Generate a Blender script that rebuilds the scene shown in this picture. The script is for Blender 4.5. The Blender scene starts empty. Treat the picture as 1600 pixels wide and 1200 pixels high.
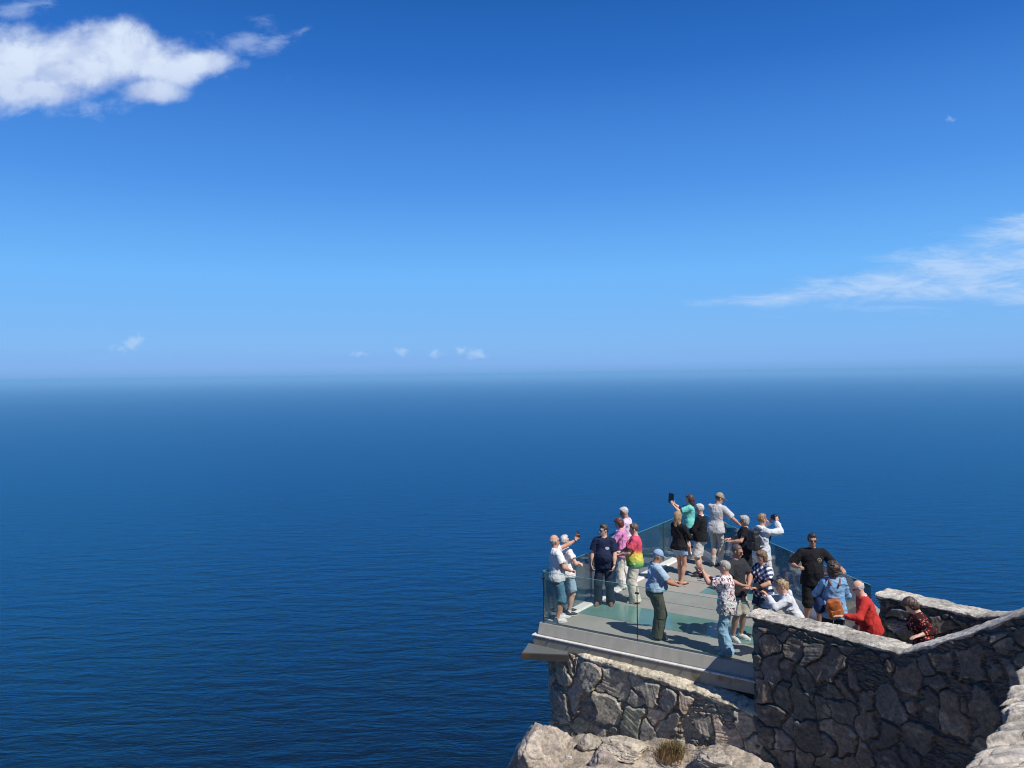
import bpy, math, random
import numpy as np
from mathutils import Vector, Matrix
R = math.radians
scene = bpy.context.scene
col = scene.collection
random.seed(7)

# ------------------------------------------------------------------ helpers
def tag(o, label=None, cat=None, group=None, kind=None):
    if label: o['label'] = label
    if cat: o['category'] = cat
    if group: o['group'] = group
    if kind: o['kind'] = kind
    return o

def empty(name, loc, rz=0.0):
    o = bpy.data.objects.new(name, None); col.objects.link(o)
    o.location = loc; o.rotation_euler = (0, 0, rz)
    o.empty_display_size = 0.2
    return o

def obj(name, me, mats=(), parent=None, loc=None):
    o = bpy.data.objects.new(name, me); col.objects.link(o)
    for m in (mats if isinstance(mats, (list, tuple)) else [mats]):
        me.materials.append(m)
    if parent is not None: o.parent = parent
    if loc is not None: o.location = loc
    return o

def mesh_np(name, V, F, smooth=True, matidx=None, colors=None, uv=None):
    """V (n,3), F (m,k) with k = 3 or 4 constant."""
    V = np.asarray(V, np.float32); F = np.asarray(F, np.int32)
    me = bpy.data.meshes.new(name)
    me.vertices.add(len(V)); me.vertices.foreach_set('co', V.ravel())
    k = F.shape[1]
    me.loops.add(F.size); me.loops.foreach_set('vertex_index', F.ravel())
    me.polygons.add(len(F))
    me.polygons.foreach_set('loop_start', np.arange(0, F.size, k, dtype=np.int32))
    me.polygons.foreach_set('loop_total', np.full(len(F), k, np.int32))
    me.polygons.foreach_set('use_smooth', np.full(len(F), smooth, bool))
    if matidx is not None:
        me.polygons.foreach_set('material_index', np.asarray(matidx, np.int32))
    if colors is not None:
        a = me.color_attributes.new('tone', 'FLOAT_COLOR', 'POINT')
        c = np.ones((len(V), 4), np.float32); c[:, :3] = colors
        a.data.foreach_set('color', c.ravel())
    me.update(calc_edges=True); me.validate()
    return me

def mesh_poly(name, V, F, smooth=False):
    me = bpy.data.meshes.new(name); me.from_pydata([tuple(v) for v in V], [], F); me.update()
    if smooth:
        for p in me.polygons: p.use_smooth = True
    return me

class MB:
    """collects simple pieces into one mesh"""
    def __init__(s): s.v = []; s.f = []
    def box(s, c, size, M=None):
        n = len(s.v)
        for z in (-.5, .5):
            for y in (-.5, .5):
                for x in (-.5, .5):
                    p = Vector((x*size[0], y*size[1], z*size[2]))
                    if M is not None: p = M @ p
                    s.v.append(p + Vector(c))
        for q in ((0,2,3,1),(4,5,7,6),(0,1,5,4),(2,6,7,3),(0,4,6,2),(1,3,7,5)):
            s.f.append([n+i for i in q])
    def prism(s, poly, z0, z1):
        """poly: list of (x,y) counter-clockwise; z0,z1 numbers or lists"""
        n = len(s.v); k = len(poly)
        a = z0 if isinstance(z0, (list, tuple)) else [z0]*k
        b = z1 if isinstance(z1, (list, tuple)) else [z1]*k
        for (x, y), z in zip(poly, a): s.v.append(Vector((x, y, z)))
        for (x, y), z in zip(poly, b): s.v.append(Vector((x, y, z)))
        s.f.append([n+i for i in reversed(range(k))]); s.f.append([n+k+i for i in range(k)])
        for i in range(k):
            j = (i+1) % k
            s.f.append([n+i, n+j, n+k+j, n+k+i])
    def sweep(s, prof, p0, p1, e0=(0,0), e1=(0,0)):
        """profile list of (out, z) swept from p0 to p1 (xy); out is to the right of travel. e0/e1 shift ends along travel per out unit"""
        p0 = Vector((p0[0], p0[1], 0)); p1 = Vector((p1[0], p1[1], 0))
        t = (p1-p0).normalized(); nrm = Vector((t.y, -t.x, 0))
        n = len(s.v); k = len(prof)
        for (o, z) in prof: s.v.append(p0 + nrm*o + t*(e0[0]+e0[1]*o) + Vector((0, 0, z)))
        for (o, z) in prof: s.v.append(p1 + nrm*o + t*(e1[0]+e1[1]*o) + Vector((0, 0, z)))
        for i in range(k):
            j = (i+1) % k
            s.f.append([n+i, n+k+i, n+k+j, n+j])
        s.f.append([n+i for i in range(k)]); s.f.append([n+k+i for i in reversed(range(k))])
    def tube(s, pts, r, seg=8):
        pts = [Vector(p) for p in pts]; n0 = len(s.v)
        rs = r if isinstance(r, (list, tuple)) else [r]*len(pts)
        for i, p in enumerate(pts):
            t = (pts[min(i+1, len(pts)-1)] - pts[max(i-1, 0)]).normalized()
            a = t.cross(Vector((0.31, 0.17, 0.93))).normalized(); b = t.cross(a)
            for j in range(seg):
                w = 2*math.pi*j/seg
                s.v.append(p + (a*math.cos(w) + b*math.sin(w))*rs[i])
        for i in range(len(pts)-1):
            for j in range(seg):
                k = (j+1) % seg
                s.f.append([n0+i*seg+j, n0+i*seg+k, n0+(i+1)*seg+k, n0+(i+1)*seg+j])
        s.f.append([n0+j for j in reversed(range(seg))])
        s.f.append([n0+(len(pts)-1)*seg+j for j in range(seg)])
    def build(s, name, mats, parent=None, bevel=0.0, smooth=False):
        me = mesh_poly(name, s.v, s.f, smooth)
        o = obj(name, me, mats, parent)
        if bevel:
            m = o.modifiers.new('soft', 'BEVEL'); m.width = bevel; m.segments = 2; m.limit_method = 'ANGLE'
        return o

# ------------------------------------------------------------------ numpy noise
def _hash(ix, iy, iz, seed):
    h = (ix.astype(np.uint32)*np.uint32(374761393) + iy.astype(np.uint32)*np.uint32(668265263)
         + iz.astype(np.uint32)*np.uint32(2147483647) + np.uint32((seed*974711) & 0xffffffff))
    h = (h ^ (h >> np.uint32(13)))*np.uint32(1274126177)
    h = h ^ (h >> np.uint32(16))
    return (h & np.uint32(0xffffff)).astype(np.float32)/np.float32(0xffffff)*2-1

def vnoise(x, y, z, seed=0):
    x = np.asarray(x, np.float32); y = np.asarray(y, np.float32); z = np.asarray(z, np.float32)
    x, y, z = np.broadcast_arrays(x, y, z)
    ix = np.floor(x).astype(np.int64); iy = np.floor(y).astype(np.int64); iz = np.floor(z).astype(np.int64)
    fx = x-ix; fy = y-iy; fz = z-iz
    fx = fx*fx*(3-2*fx); fy = fy*fy*(3-2*fy); fz = fz*fz*(3-2*fz)
    ix &= 0xffffff; iy &= 0xffffff; iz &= 0xffffff
    r = 0
    for a in (0, 1):
        wx = fx if a else 1-fx
        for b in (0, 1):
            wy = fy if b else 1-fy
            for c in (0, 1):
                r = r + wx*wy*(fz if c else 1-fz)*_hash(ix+a, iy+b, iz+c, seed)
    return r

def fbm(x, y, z, oct=4, seed=0, gain=.5):
    r = 0; a = 1.0; f = 1.0
    for i in range(oct):
        r = r + a*vnoise(np.asarray(x)*f+i*17.3, np.asarray(y)*f+i*9.1, np.asarray(z)*f+i*5.7, seed+i); a *= gain; f *= 2.03
    return r

def sstep(x, a, b):
    t = np.clip((x-a)/(b-a), 0, 1); return t*t*(3-2*t)

# ------------------------------------------------------------------ materials
def new_mat(name):
    m = bpy.data.materials.new(name); m.use_nodes = True
    nt = m.node_tree; b = nt.nodes['Principled BSDF']
    return m, nt, b
def nd(nt, t, **kw):
    n = nt.nodes.new(t)
    for k, v in kw.items(): setattr(n, k, v)
    return n
def lk(nt, a, b): nt.links.new(a, b)

def mix_col(nt, fac, a, b, blend='MIX'):
    n = nd(nt, 'ShaderNodeMix', data_type='RGBA', blend_type=blend)
    for s, v in ((0, fac), (6, a), (7, b)):
        if hasattr(v, 'is_linked'): lk(nt, v, n.inputs[s])
        else: n.inputs[s].default_value = v if s == 0 else (*v, 1)
    return n.outputs[2]
def math_n(nt, op, a, b=None, clamp=False):
    n = nd(nt, 'ShaderNodeMath', operation=op, use_clamp=clamp)
    for i, v in enumerate((a, b)):
        if v is None: continue
        if hasattr(v, 'is_linked'): lk(nt, v, n.inputs[i])
        else: n.inputs[i].default_value = v
    return n.outputs[0]
def noise_n(nt, vec, scale, detail=3, rough=.55, dist=0.0):
    n = nd(nt, 'ShaderNodeTexNoise'); n.inputs['Scale'].default_value = scale
    n.inputs['Detail'].default_value = detail; n.inputs['Roughness'].default_value = rough
    n.inputs['Distortion'].default_value = dist
    if vec is not None: lk(nt, vec, n.inputs['Vector'])
    return n
def ramp_n(nt, fac, stops, interp='LINEAR'):
    n = nd(nt, 'ShaderNodeValToRGB'); n.color_ramp.interpolation = interp
    e = n.color_ramp.elements
    while len(e) < len(stops): e.new(0.5)
    for i, (p, c) in enumerate(stops):
        e[i].position = p; e[i].color = (*c, 1) if len(c) == 3 else c
    lk(nt, fac, n.inputs[0]); return n.outputs[0]
def coord(nt, kind='Object', scale=None):
    t = nd(nt, 'ShaderNodeTexCoord').outputs[kind]
    if scale is None: return t
    m = nd(nt, 'ShaderNodeMapping'); m.inputs['Scale'].default_value = scale
    lk(nt, t, m.inputs[0]); return m.outputs[0]
def bump_n(nt, bsdf, h, strength, dist):
    n = nd(nt, 'ShaderNodeBump'); n.inputs['Strength'].default_value = strength
    n.inputs['Distance'].default_value = dist; lk(nt, h, n.inputs['Height'])
    lk(nt, n.outputs[0], bsdf.inputs['Normal'])

_mc = {}
def cloth(rgb, rough=.9, var=.10):
    key = ('c', rgb, rough, var)
    if key in _mc: return _mc[key]
    m, nt, b = new_mat('fabric')
    v = coord(nt); n = noise_n(nt, v, 9, 4)
    d = tuple(c*(1-var*1.6) for c in rgb); l = tuple(min(1, c*(1+var)) for c in rgb)
    lk(nt, mix_col(nt, n.outputs[0], d, l), b.inputs['Base Color'])
    b.inputs['Roughness'].default_value = rough
    b.inputs['Specular IOR Level'].default_value = .25
    w = noise_n(nt, v, 22, 3); bump_n(nt, b, w.outputs[0], .5, .012)
    _mc[key] = m; return m
def plain(rgb, rough=.5, metal=0.0):
    key = ('p', rgb, rough, metal)
    if key in _mc: return _mc[key]
    m, nt, b = new_mat('surface')
    n = noise_n(nt, coord(nt), 14, 3)
    lk(nt, mix_col(nt, n.outputs[0], tuple(c*.86 for c in rgb), tuple(min(1, c*1.08) for c in rgb)), b.inputs['Base Color'])
    b.inputs['Roughness'].default_value = rough; b.inputs['Metallic'].default_value = metal
    _mc[key] = m; return m
def skin_mat(rgb):
    key = ('s', rgb)
    if key in _mc: return _mc[key]
    m, nt, b = new_mat('skin')
    n = noise_n(nt, coord(nt), 11, 3)
    lk(nt, mix_col(nt, n.outputs[0], (rgb[0]*.95, rgb[1]*.82, rgb[2]*.8), (rgb[0]*1.03, rgb[1]*1.03, rgb[2]*1.0)), b.inputs['Base Color'])
    b.inputs['Roughness'].default_value = .55
    b.inputs['Specular IOR Level'].default_value = .35
    _mc[key] = m; return m
def hair_mat(rgb, hi):
    key = ('h', rgb, hi)
    if key in _mc: return _mc[key]
    m, nt, b = new_mat('hair')
    v = coord(nt, 'Object', (60, 60, 9)); n = noise_n(nt, v, 1.0, 3, .6, .6)
    lk(nt, ramp_n(nt, n.outputs[0], [(.3, rgb), (.7, hi)]), b.inputs['Base Color'])
    b.inputs['Roughness'].default_value = .5
    bump_n(nt, b, n.outputs[0], .6, .006)
    _mc[key] = m; return m
def pattern_mat(kind):
    m, nt, b = new_mat(kind + '_fabric'); b.inputs['Roughness'].default_value = .9
    b.inputs['Specular IOR Level'].default_value = .2
    v = coord(nt)
    if kind == 'tie_dye':
        sep = nd(nt, 'ShaderNodeSeparateXYZ'); lk(nt, v, sep.inputs[0])
        n = noise_n(nt, v, 6, 3, .5, .8)
        z = math_n(nt, 'ADD', sep.outputs[2], math_n(nt, 'MULTIPLY', math_n(nt, 'SUBTRACT', n.outputs[0], .5), .22))
        z = math_n(nt, 'MULTIPLY', math_n(nt, 'SUBTRACT', z, .80), 1/.62)
        c = ramp_n(nt, z, [(.05, (.10, .33, .12)), (.2, (.42, .50, .09)), (.40, (.66, .58, .10)), (.50, (.70, .28, .08)), (.60, (.60, .07, .10)), (.95, (.60, .08, .15))])
    elif kind == 'plaid':
        m2 = nd(nt, 'ShaderNodeMapping'); m2.inputs['Rotation'].default_value = (0.0, R(45), 0); lk(nt, v, m2.inputs[0])
        sep = nd(nt, 'ShaderNodeSeparateXYZ'); lk(nt, m2.outputs[0], sep.inputs[0])
        def stripe(s):
            f = math_n(nt, 'FRACT', math_n(nt, 'MULTIPLY', s, 1/.085))
            return math_n(nt, 'GREATER_THAN', f, .52)
        a = stripe(sep.outputs[0]); c2 = stripe(sep.outputs[2])
        s = math_n(nt, 'MULTIPLY', math_n(nt, 'ADD', a, c2), .5)
        c = ramp_n(nt, s, [(.0, (.012, .016, .05)), (.3, (.09, .11, .2)), (.8, (.75, .77, .82))], 'CONSTANT')
    elif kind == 'floral':
        n = noise_n(nt, coord(nt, 'Object', (1, 1, .8)), 17, 2, .5, 1.3)
        c = ramp_n(nt, n.outputs[0], [(.36, (.10, .03, .05)), (.43, (.42, .2, .22)), (.48, (.76, .74, .72)), (.60, (.78, .77, .75)), (.64, (.32, .28, .3)), (.7, (.7, .68, .68))])
    elif kind == 'pale_floral':
        n = noise_n(nt, v, 20, 2, .5, 1.0)
        c = ramp_n(nt, n.outputs[0], [(.36, (.55, .35, .38)), (.45, (.8, .78, .77)), (1, (.82, .81, .8))])
    elif kind == 'red_print':
        vo = nd(nt, 'ShaderNodeTexVoronoi'); vo.inputs['Scale'].default_value = 24; lk(nt, v, vo.inputs['Vector'])
        c = ramp_n(nt, vo.outputs['Distance'], [(.0, (.72, .42, .34)), (.26, (.62, .09, .06)), (.40, (.05, .012, .012)), (1, (.03, .01, .01))])
    elif kind == 'washed_denim':
        n = noise_n(nt, v, 7, 4, .6)
        c = ramp_n(nt, n.outputs[0], [(.3, (.13, .27, .45)), (.7, (.30, .48, .68))])
    elif kind == 'striped_collar':
        sep = nd(nt, 'ShaderNodeSeparateXYZ'); lk(nt, v, sep.inputs[0])
        f = math_n(nt, 'FRACT', math_n(nt, 'MULTIPLY', sep.outputs[2], 60))
        c = ramp_n(nt, f, [(.0, (.75, .7, .72)), (.5, (.45, .2, .25))], 'CONSTANT')
    lk(nt, c, b.inputs['Base Color'])
    w = noise_n(nt, v, 22, 3); bump_n(nt, b, w.outputs[0], .5, .012)
    return m

# ------------------------------------------------------------------ camera (the photo's own viewpoint)
CAM = Vector((0, 0, 5.0)); FPX = 1200.0
ROLL = 0.0131; PITCH = -(600-583.5)/FPX
fw = Vector((0, math.cos(PITCH), math.sin(PITCH)))
rt0 = Vector((1, 0, 0)); up0 = rt0.cross(fw)
rt = rt0*math.cos(ROLL) - up0*math.sin(ROLL); up = up0*math.cos(ROLL) + rt0*math.sin(ROLL)
cd = bpy.data.cameras.new('camera'); cam = bpy.data.objects.new('camera', cd); col.objects.link(cam)
cd.sensor_width = 36; cd.lens = 36*FPX/1600; cd.clip_start = .05; cd.clip_end = 400000
M = Matrix.Identity(4)
for i in range(3):
    M[i][0] = rt[i]; M[i][1] = up[i]; M[i][2] = -fw[i]; M[i][3] = CAM[i]
cam.matrix_world = M
scene.camera = cam
def ray(px, py):
    return (fw + rt*((px-800)/FPX) + up*((600-py)/FPX))
def at(px, py, z=0.0):
    r = ray(px, py); t = (z-CAM.z)/r.z
    return CAM + r*t
def at_d(px, py, d):
    r = ray(px, py); return CAM + r*(d/r.y)
# ------------------------------------------------------------------ render settings, sun, sky with clouds
scene.view_settings.view_transform = 'Standard'; scene.view_settings.look = 'None'
scene.view_settings.gamma = 1; scene.view_settings.exposure = 0.0
scene.render.engine = 'CYCLES'
cy = scene.cycles
cy.use_denoising = True; cy.pixel_filter_type = 'BLACKMAN_HARRIS'; cy.filter_width = 1.05
cy.max_bounces = 7; cy.diffuse_bounces = 3; cy.glossy_bounces = 3; cy.transmission_bounces = 4
cy.transparent_max_bounces = 16; cy.volume_bounces = 2
cy.caustics_reflective = False; cy.caustics_refractive = False
try: cy.denoising_input_passes = 'RGB_ALBEDO_NORMAL'
except Exception: pass

SUN = Vector((.40, -.43, .81)).normalized()
sl = bpy.data.lights.new('sun', 'SUN'); so = bpy.data.objects.new('sun', sl); col.objects.link(so)
sl.energy = 5.0; sl.angle = R(.53); sl.color = (1, .955, .89)
so.rotation_euler = SUN.to_track_quat('Z', 'Y').to_euler(); so.location = (20, -20, 60)

w = bpy.data.worlds.new('World'); scene.world = w; w.use_nodes = True
nt = w.node_tree; bg = nt.nodes['Background']
sky = nd(nt, 'ShaderNodeTexSky', sky_type='NISHITA'); sky.sun_disc = False
sky.sun_elevation = math.asin(SUN.z); sky.sun_rotation = math.atan2(SUN.x, SUN.y)
sky.altitude = 300; sky.air_density = 1.0; sky.dust_density = .6; sky.ozone_density = 4.0
bg.inputs[1].default_value = .10
hs = nd(nt, 'ShaderNodeHueSaturation'); hs.inputs['Saturation'].default_value = 1.12; hs.inputs['Value'].default_value = 1.0
lk(nt, sky.outputs[0], hs.inputs['Color'])
# clouds far out on the sky: direction -> (x/y, z/y), valid over the sea side
tc = nd(nt, 'ShaderNodeTexCoord'); sx = nd(nt, 'ShaderNodeSeparateXYZ'); lk(nt, tc.outputs['Generated'], sx.inputs[0])
yy = math_n(nt, 'MAXIMUM', sx.outputs[1], .02)
U = math_n(nt, 'DIVIDE', sx.outputs[0], yy); V = math_n(nt, 'DIVIDE', sx.outputs[2], yy)
ahead = math_n(nt, 'GREATER_THAN', sx.outputs[1], .05)
def comb(a, b, c=0.0):
    n = nd(nt, 'ShaderNodeCombineXYZ')
    for i, v in enumerate((a, b, c)):
        if hasattr(v, 'is_linked'): lk(nt, v, n.inputs[i])
        else: n.inputs[i].default_value = v
    return n.outputs[0]
UV = comb(U, V)
def uvdir(px, py):
    r = ray(px, py); return r.x/r.y, r.z/r.y
def blob(px, py, rx, ry, ang=0.0, amp=1.0):
    """soft ellipse on the sky: amp at its middle, 0 at its rim, below 0 outside"""
    cu, cv = uvdir(px, py)
    m = nd(nt, 'ShaderNodeMapping', vector_type='TEXTURE')
    m.inputs['Location'].default_value = (cu, cv, 0); m.inputs['Rotation'].default_value = (0, 0, R(ang))
    m.inputs['Scale'].default_value = (rx/FPX, ry/FPX, 1); lk(nt, UV, m.inputs[0])
    l = nd(nt, 'ShaderNodeVectorMath', operation='LENGTH'); lk(nt, m.outputs[0], l.inputs[0])
    return math_n(nt, 'MULTIPLY', math_n(nt, 'SUBTRACT', 1.0, l.outputs['Value']), amp)
def smax(vals):
    r = vals[0]
    for v in vals[1:]:
        n = nd(nt, 'ShaderNodeMath', operation='SMOOTH_MAX'); n.inputs[2].default_value = .25
        lk(nt, r, n.inputs[0]); lk(nt, v, n.inputs[1]); r = n.outputs[0]
    return r
def mapr(v, a, b, c=0.0, d=1.0, smooth=True):
    n = nd(nt, 'ShaderNodeMapRange', interpolation_type='SMOOTHSTEP' if smooth else 'LINEAR')
    lk(nt, v, n.inputs[0])
    for i, k in enumerate((a, b, c, d)): n.inputs[i+1].default_value = k
    return n.outputs[0]
def cloud(blobs, nscale, namp, lo, hi, stretch=(1, 1), ang=0.0, detail=6, rough=.58, dist=.3):
    s = smax([blob(*b) for b in blobs])
    m = nd(nt, 'ShaderNodeMapping'); m.inputs['Rotation'].default_value = (0, 0, R(ang))
    m.inputs['Scale'].default_value = (stretch[0], stretch[1], 1); lk(nt, UV, m.inputs[0])
    n = noise_n(nt, m.outputs[0], nscale, detail, rough, dist)
    d = math_n(nt, 'ADD', s, math_n(nt, 'MULTIPLY', math_n(nt, 'SUBTRACT', n.outputs[0], .5), namp))
    return d, mapr(d, lo, hi), n.outputs[0]
# the big cumulus
d1, a1, n1 = cloud([(20, 95, 150, 56), (100, 82, 110, 46), (175, 72, 85, 46), (225, 95, 90, 48), (120, 112, 150, 40), (232, 142, 62, 26), (60, 140, 110, 30), (262, 108, 60, 28, -14), (-60, 100, 130, 75), (300, 98, 80, 24)],
                   13, 1.55, -.06, .70, (1, 1.25), 0, 9, .60, .2)
d1b, a1b, n1b = cloud([(330, 102, 120, 34, -4), (385, 62, 110, 46, 10), (435, 60, 60, 22, 20), (40, 166, 120, 26, 5), (150, 165, 90, 26), (20, 14, 120, 24, 8)],
                      20, 3.0, .30, 1.5, (1, 1.7), 0, 9, .62, .4)
# the thin streaked bank on the right
d2, a2, n2 = cloud([(1660, 395, 230, 84, 12), (1530, 412, 240, 58, 11), (1400, 440, 230, 38, 8), (1270, 462, 210, 17, 3), (1480, 450, 220, 32, 4), (1620, 352, 130, 40, 14), (1640, 452, 110, 26, 6), (1480, 405, 160, 26, 17)],
                   12, 1.5, -.02, 1.0, (1, 4.4), -10, 9, .68, .5)
# small cumulus low over the horizon and the band of haze cloud under it
d3, a3, n3 = cloud([(190, 544, 30, 12, 10), (208, 536, 28, 18, 20), (628, 549, 18, 12), (680, 551, 20, 11), (742, 552, 34, 12), (565, 553, 20, 7), (722, 547, 14, 10), (1482, 187, 14, 5, 0, .6)],
                   60, 2.6, .15, 1.2, (1, 1.2), 0, 5, .6, .4)
d4, a4, n4 = cloud([(60, 556, 280, 14), (300, 557, 240, 13), (520, 559, 280, 11), (740, 560, 150, 9), (1080, 549, 70, 5), (400, 566, 700, 12)],
                   34, 2.6, -.15, 1.3, (1, 2.0), 0, 7, .62, .5)
# the clear deep-blue gradient of this day over the Nishita sky
el = nd(nt, 'ShaderNodeMath', operation='ARCSINE'); lk(nt, sx.outputs[2], el.inputs[0])
grad = ramp_n(nt, mapr(el.outputs[0], 0.0, R(90), 0, 1, False), [
    (0.0, (.155, .375, .74)), (.007, (.205, .435, .865)), (.025, (.205, .475, .91)), (.08, (.158, .475, .98)), (.15, (.076, .30, .83)), (.24, (.024, .16, .585)), (.30, (.010, .108, .425)), (.45, (.007, .06, .26)), (1.0, (.006, .04, .19))])
gs_ = nd(nt, 'ShaderNodeVectorMath', operation='SCALE'); lk(nt, grad, gs_.inputs[0]); gs_.inputs['Scale'].default_value = 10.0
skyc = mix_col(nt, .93, hs.outputs[0], gs_.outputs[0])
def layer(base, alpha, colr, k):
    return mix_col(nt, math_n(nt, 'MULTIPLY', math_n(nt, 'MULTIPLY', alpha, k), ahead), base, colr)
# cloud brightness: thicker parts whiter, undersides greyer, broken by a coarser noise
def cloud_col(n, lowc, highc, a, b):
    return mix_col(nt, mapr(n, a, b), lowc, highc)
under = noise_n(nt, comb(U, math_n(nt, 'ADD', V, .018)), 17, 5, .5, .25).outputs[0]
lit = math_n(nt, 'ADD', mapr(math_n(nt, 'SUBTRACT', n1, under), -.12, .14, 0.0, .55), mapr(V, uvdir(0, 165)[1], uvdir(0, 75)[1], 0.0, .5))
CW = 1.0
big = mix_col(nt, lit, (4.3, 5.3, 8.0), (7.2, 8.2, 9.8))
c = layer(skyc, a4, (2.2, 4.2, 8.2), .28)
c = layer(c, a2, mix_col(nt, mapr(n2, .35, .62), (3.9, 5.9, 9.2), (6.0, 7.5, 9.6)), .62)
c = layer(c, a1b, (5.0, 6.3, 9.0), .50)
c = layer(c, a3, (4.6, 6.6, 9.3), .62)
c = layer(c, a1, big, .96)
lk(nt, c, bg.inputs[0])

# ------------------------------------------------------------------ sea
SEA = -150.0
m_sea, nt, b = new_mat('sea_water')
out = nt.nodes['Material Output']; nt.nodes.remove(b)
pos = nd(nt, 'ShaderNodeNewGeometry').outputs['Position']
def mapv(vec, sc, rot=0.0):
    m = nd(nt, 'ShaderNodeMapping'); m.inputs['Scale'].default_value = sc; m.inputs['Rotation'].default_value = (0, 0, R(rot)); lk(nt, vec, m.inputs[0]); return m.outputs[0]
w1 = noise_n(nt, mapv(pos, (.16, .42, 1), 8), 1.0, 4, .62, .7).outputs[0]
w2 = noise_n(nt, mapv(pos, (.03, .085, 1), -6), 1.0, 4, .6, .5).outputs[0]
w3 = noise_n(nt, mapv(pos, (.0011, .0042, 1), 5), 1.0, 5, .6, .8).outputs[0]
w4 = noise_n(nt, mapv(pos, (.6, 1.3, 1), 20), 1.0, 2, .5).outputs[0]
h = math_n(nt, 'ADD', math_n(nt, 'MULTIPLY', w1, .36), math_n(nt, 'MULTIPLY', w2, 1.7))
h = math_n(nt, 'ADD', h, math_n(nt, 'MULTIPLY', w4, .10))
bn = nd(nt, 'ShaderNodeBump'); bn.inputs['Strength'].default_value = 1.0; bn.inputs['Distance'].default_value = 1.0; lk(nt, h, bn.inputs['Height'])
fr = nd(nt, 'ShaderNodeFresnel'); fr.inputs[0].default_value = 1.34; lk(nt, bn.outputs[0], fr.inputs[1])
fac = math_n(nt, 'MINIMUM', math_n(nt, 'MULTIPLY', math_n(nt, 'SUBTRACT', fr.outputs[0], .04), 1.62), .43)
deep = mix_col(nt, ramp_n(nt, w3, [(.36, (0, 0, 0)), (.66, (1, 1, 1))]), (.0001, .0028, .0085), (.0002, .0056, .0185))
df = nd(nt, 'ShaderNodeBsdfDiffuse'); lk(nt, deep, df.inputs[0]); lk(nt, bn.outputs[0], df.inputs['Normal'])
gl = nd(nt, 'ShaderNodeBsdfGlossy'); gl.inputs['Roughness'].default_value = .18; gl.inputs[0].default_value = (.03, .66, 1.0, 1); lk(nt, bn.outputs[0], gl.inputs['Normal'])
mx = nd(nt, 'ShaderNodeMixShader'); lk(nt, fac, mx.inputs[0]); lk(nt, df.outputs[0], mx.inputs[1]); lk(nt, gl.outputs[0], mx.inputs[2])
lk(nt, mx.outputs[0], out.inputs['Surface'])
S = 61000
me = mesh_poly('sea', [(-S, -S, SEA), (S, -S, SEA), (S, S, SEA), (-S, S, SEA)], [(0, 1, 2, 3)])
tag(obj('sea', me, m_sea), kind='structure')

# ------------------------------------------------------------------ haze over the sea
m_hz = bpy.data.materials.new('haze'); m_hz.use_nodes = True; nt = m_hz.node_tree
nt.nodes.remove(nt.nodes['Principled BSDF'])
pv = nd(nt, 'ShaderNodeVolumePrincipled'); pv.inputs['Color'].default_value = (.36, .71, 1, 1)
pv.inputs['Density'].default_value = 1.12e-4; pv.inputs['Anisotropy'].default_value = 0.0
lk(nt, pv.outputs[0], nt.nodes['Material Output'].inputs['Volume'])
mb = MB(); mb.box((0, 0, (SEA-1+6.5)/2), (124000, 124000, 6.5-(SEA-1)))
hz = mb.build('haze', m_hz); tag(hz, kind='stuff')

# ------------------------------------------------------------------ stone
def stone_material(name, gain=1.0, warm=0.0):
    m, nt, b = new_mat(name)
    a = nd(nt, 'ShaderNodeVertexColor', layer_name='tone').outputs[0]
    g = nd(nt, 'ShaderNodeNewGeometry').outputs['Position']
    n = noise_n(nt, g, 16, 6, .65, .4); n2 = noise_n(nt, g, 70, 4, .6)
    c = mix_col(nt, 1.0, a, ramp_n(nt, n.outputs[0], [(.28, (.5, .5, .5)), (.5, (.92, .92, .92)), (.72, (1.45, 1.4, 1.32))]), 'MULTIPLY')
    c = mix_col(nt, 1.0, c, ramp_n(nt, n2.outputs[0], [(.3, (.7, .7, .7)), (.7, (1.2, 1.2, 1.2))]), 'MULTIPLY')
    lk(nt, c, b.inputs['Base Color']); b.inputs['Roughness'].default_value = .85
    b.inputs['Specular IOR Level'].default_value = .3
    hh = math_n(nt, 'ADD', n.outputs[0], math_n(nt, 'MULTIPLY', n2.outputs[0], .4))
    bump_n(nt, b, hh, .8, .02)
    return m
M_STONE = stone_material('slate_stone'); M_CAP = stone_material('cap_stone'); M_ROCK = stone_material('cliff_rock')

def voro(u, v, seed):
    """u, v in cell units -> d1, d2, id of the nearest site (float -1..1), its offset"""
    iu = np.floor(u).astype(np.int64); iv = np.floor(v).astype(np.int64)
    d1 = np.full(u.shape, 9., np.float32); d2 = d1.copy(); idn = np.zeros(u.shape, np.float32)
    du = np.zeros(u.shape, np.float32); dv = du.copy()
    z = np.zeros_like(iu)
    for a in range(-2, 3):
        for c in range(-2, 3):
            cu = iu+a; cv = iv+c
            ku = cu & 0xffffff; kv = cv & 0xffffff
            su = cu+.5+.46*_hash(ku, kv, z, seed); sv = cv+.5+.46*_hash(ku, kv, z, seed+11)
            w_ = .24*_hash(ku, kv, z, seed+23)
            d = np.sqrt((u-su)**2+(v-sv)**2) - w_
            i_ = _hash(ku, kv, z, seed+37)
            n = d < d1
            d2 = np.where(n, d1, np.minimum(d2, d)); idn = np.where(n, i_, idn)
            du = np.where(n, u-su, du); dv = np.where(n, v-sv, dv); d1 = np.where(n, d, d1)
    return d1, d2, idn, du, dv

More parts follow.
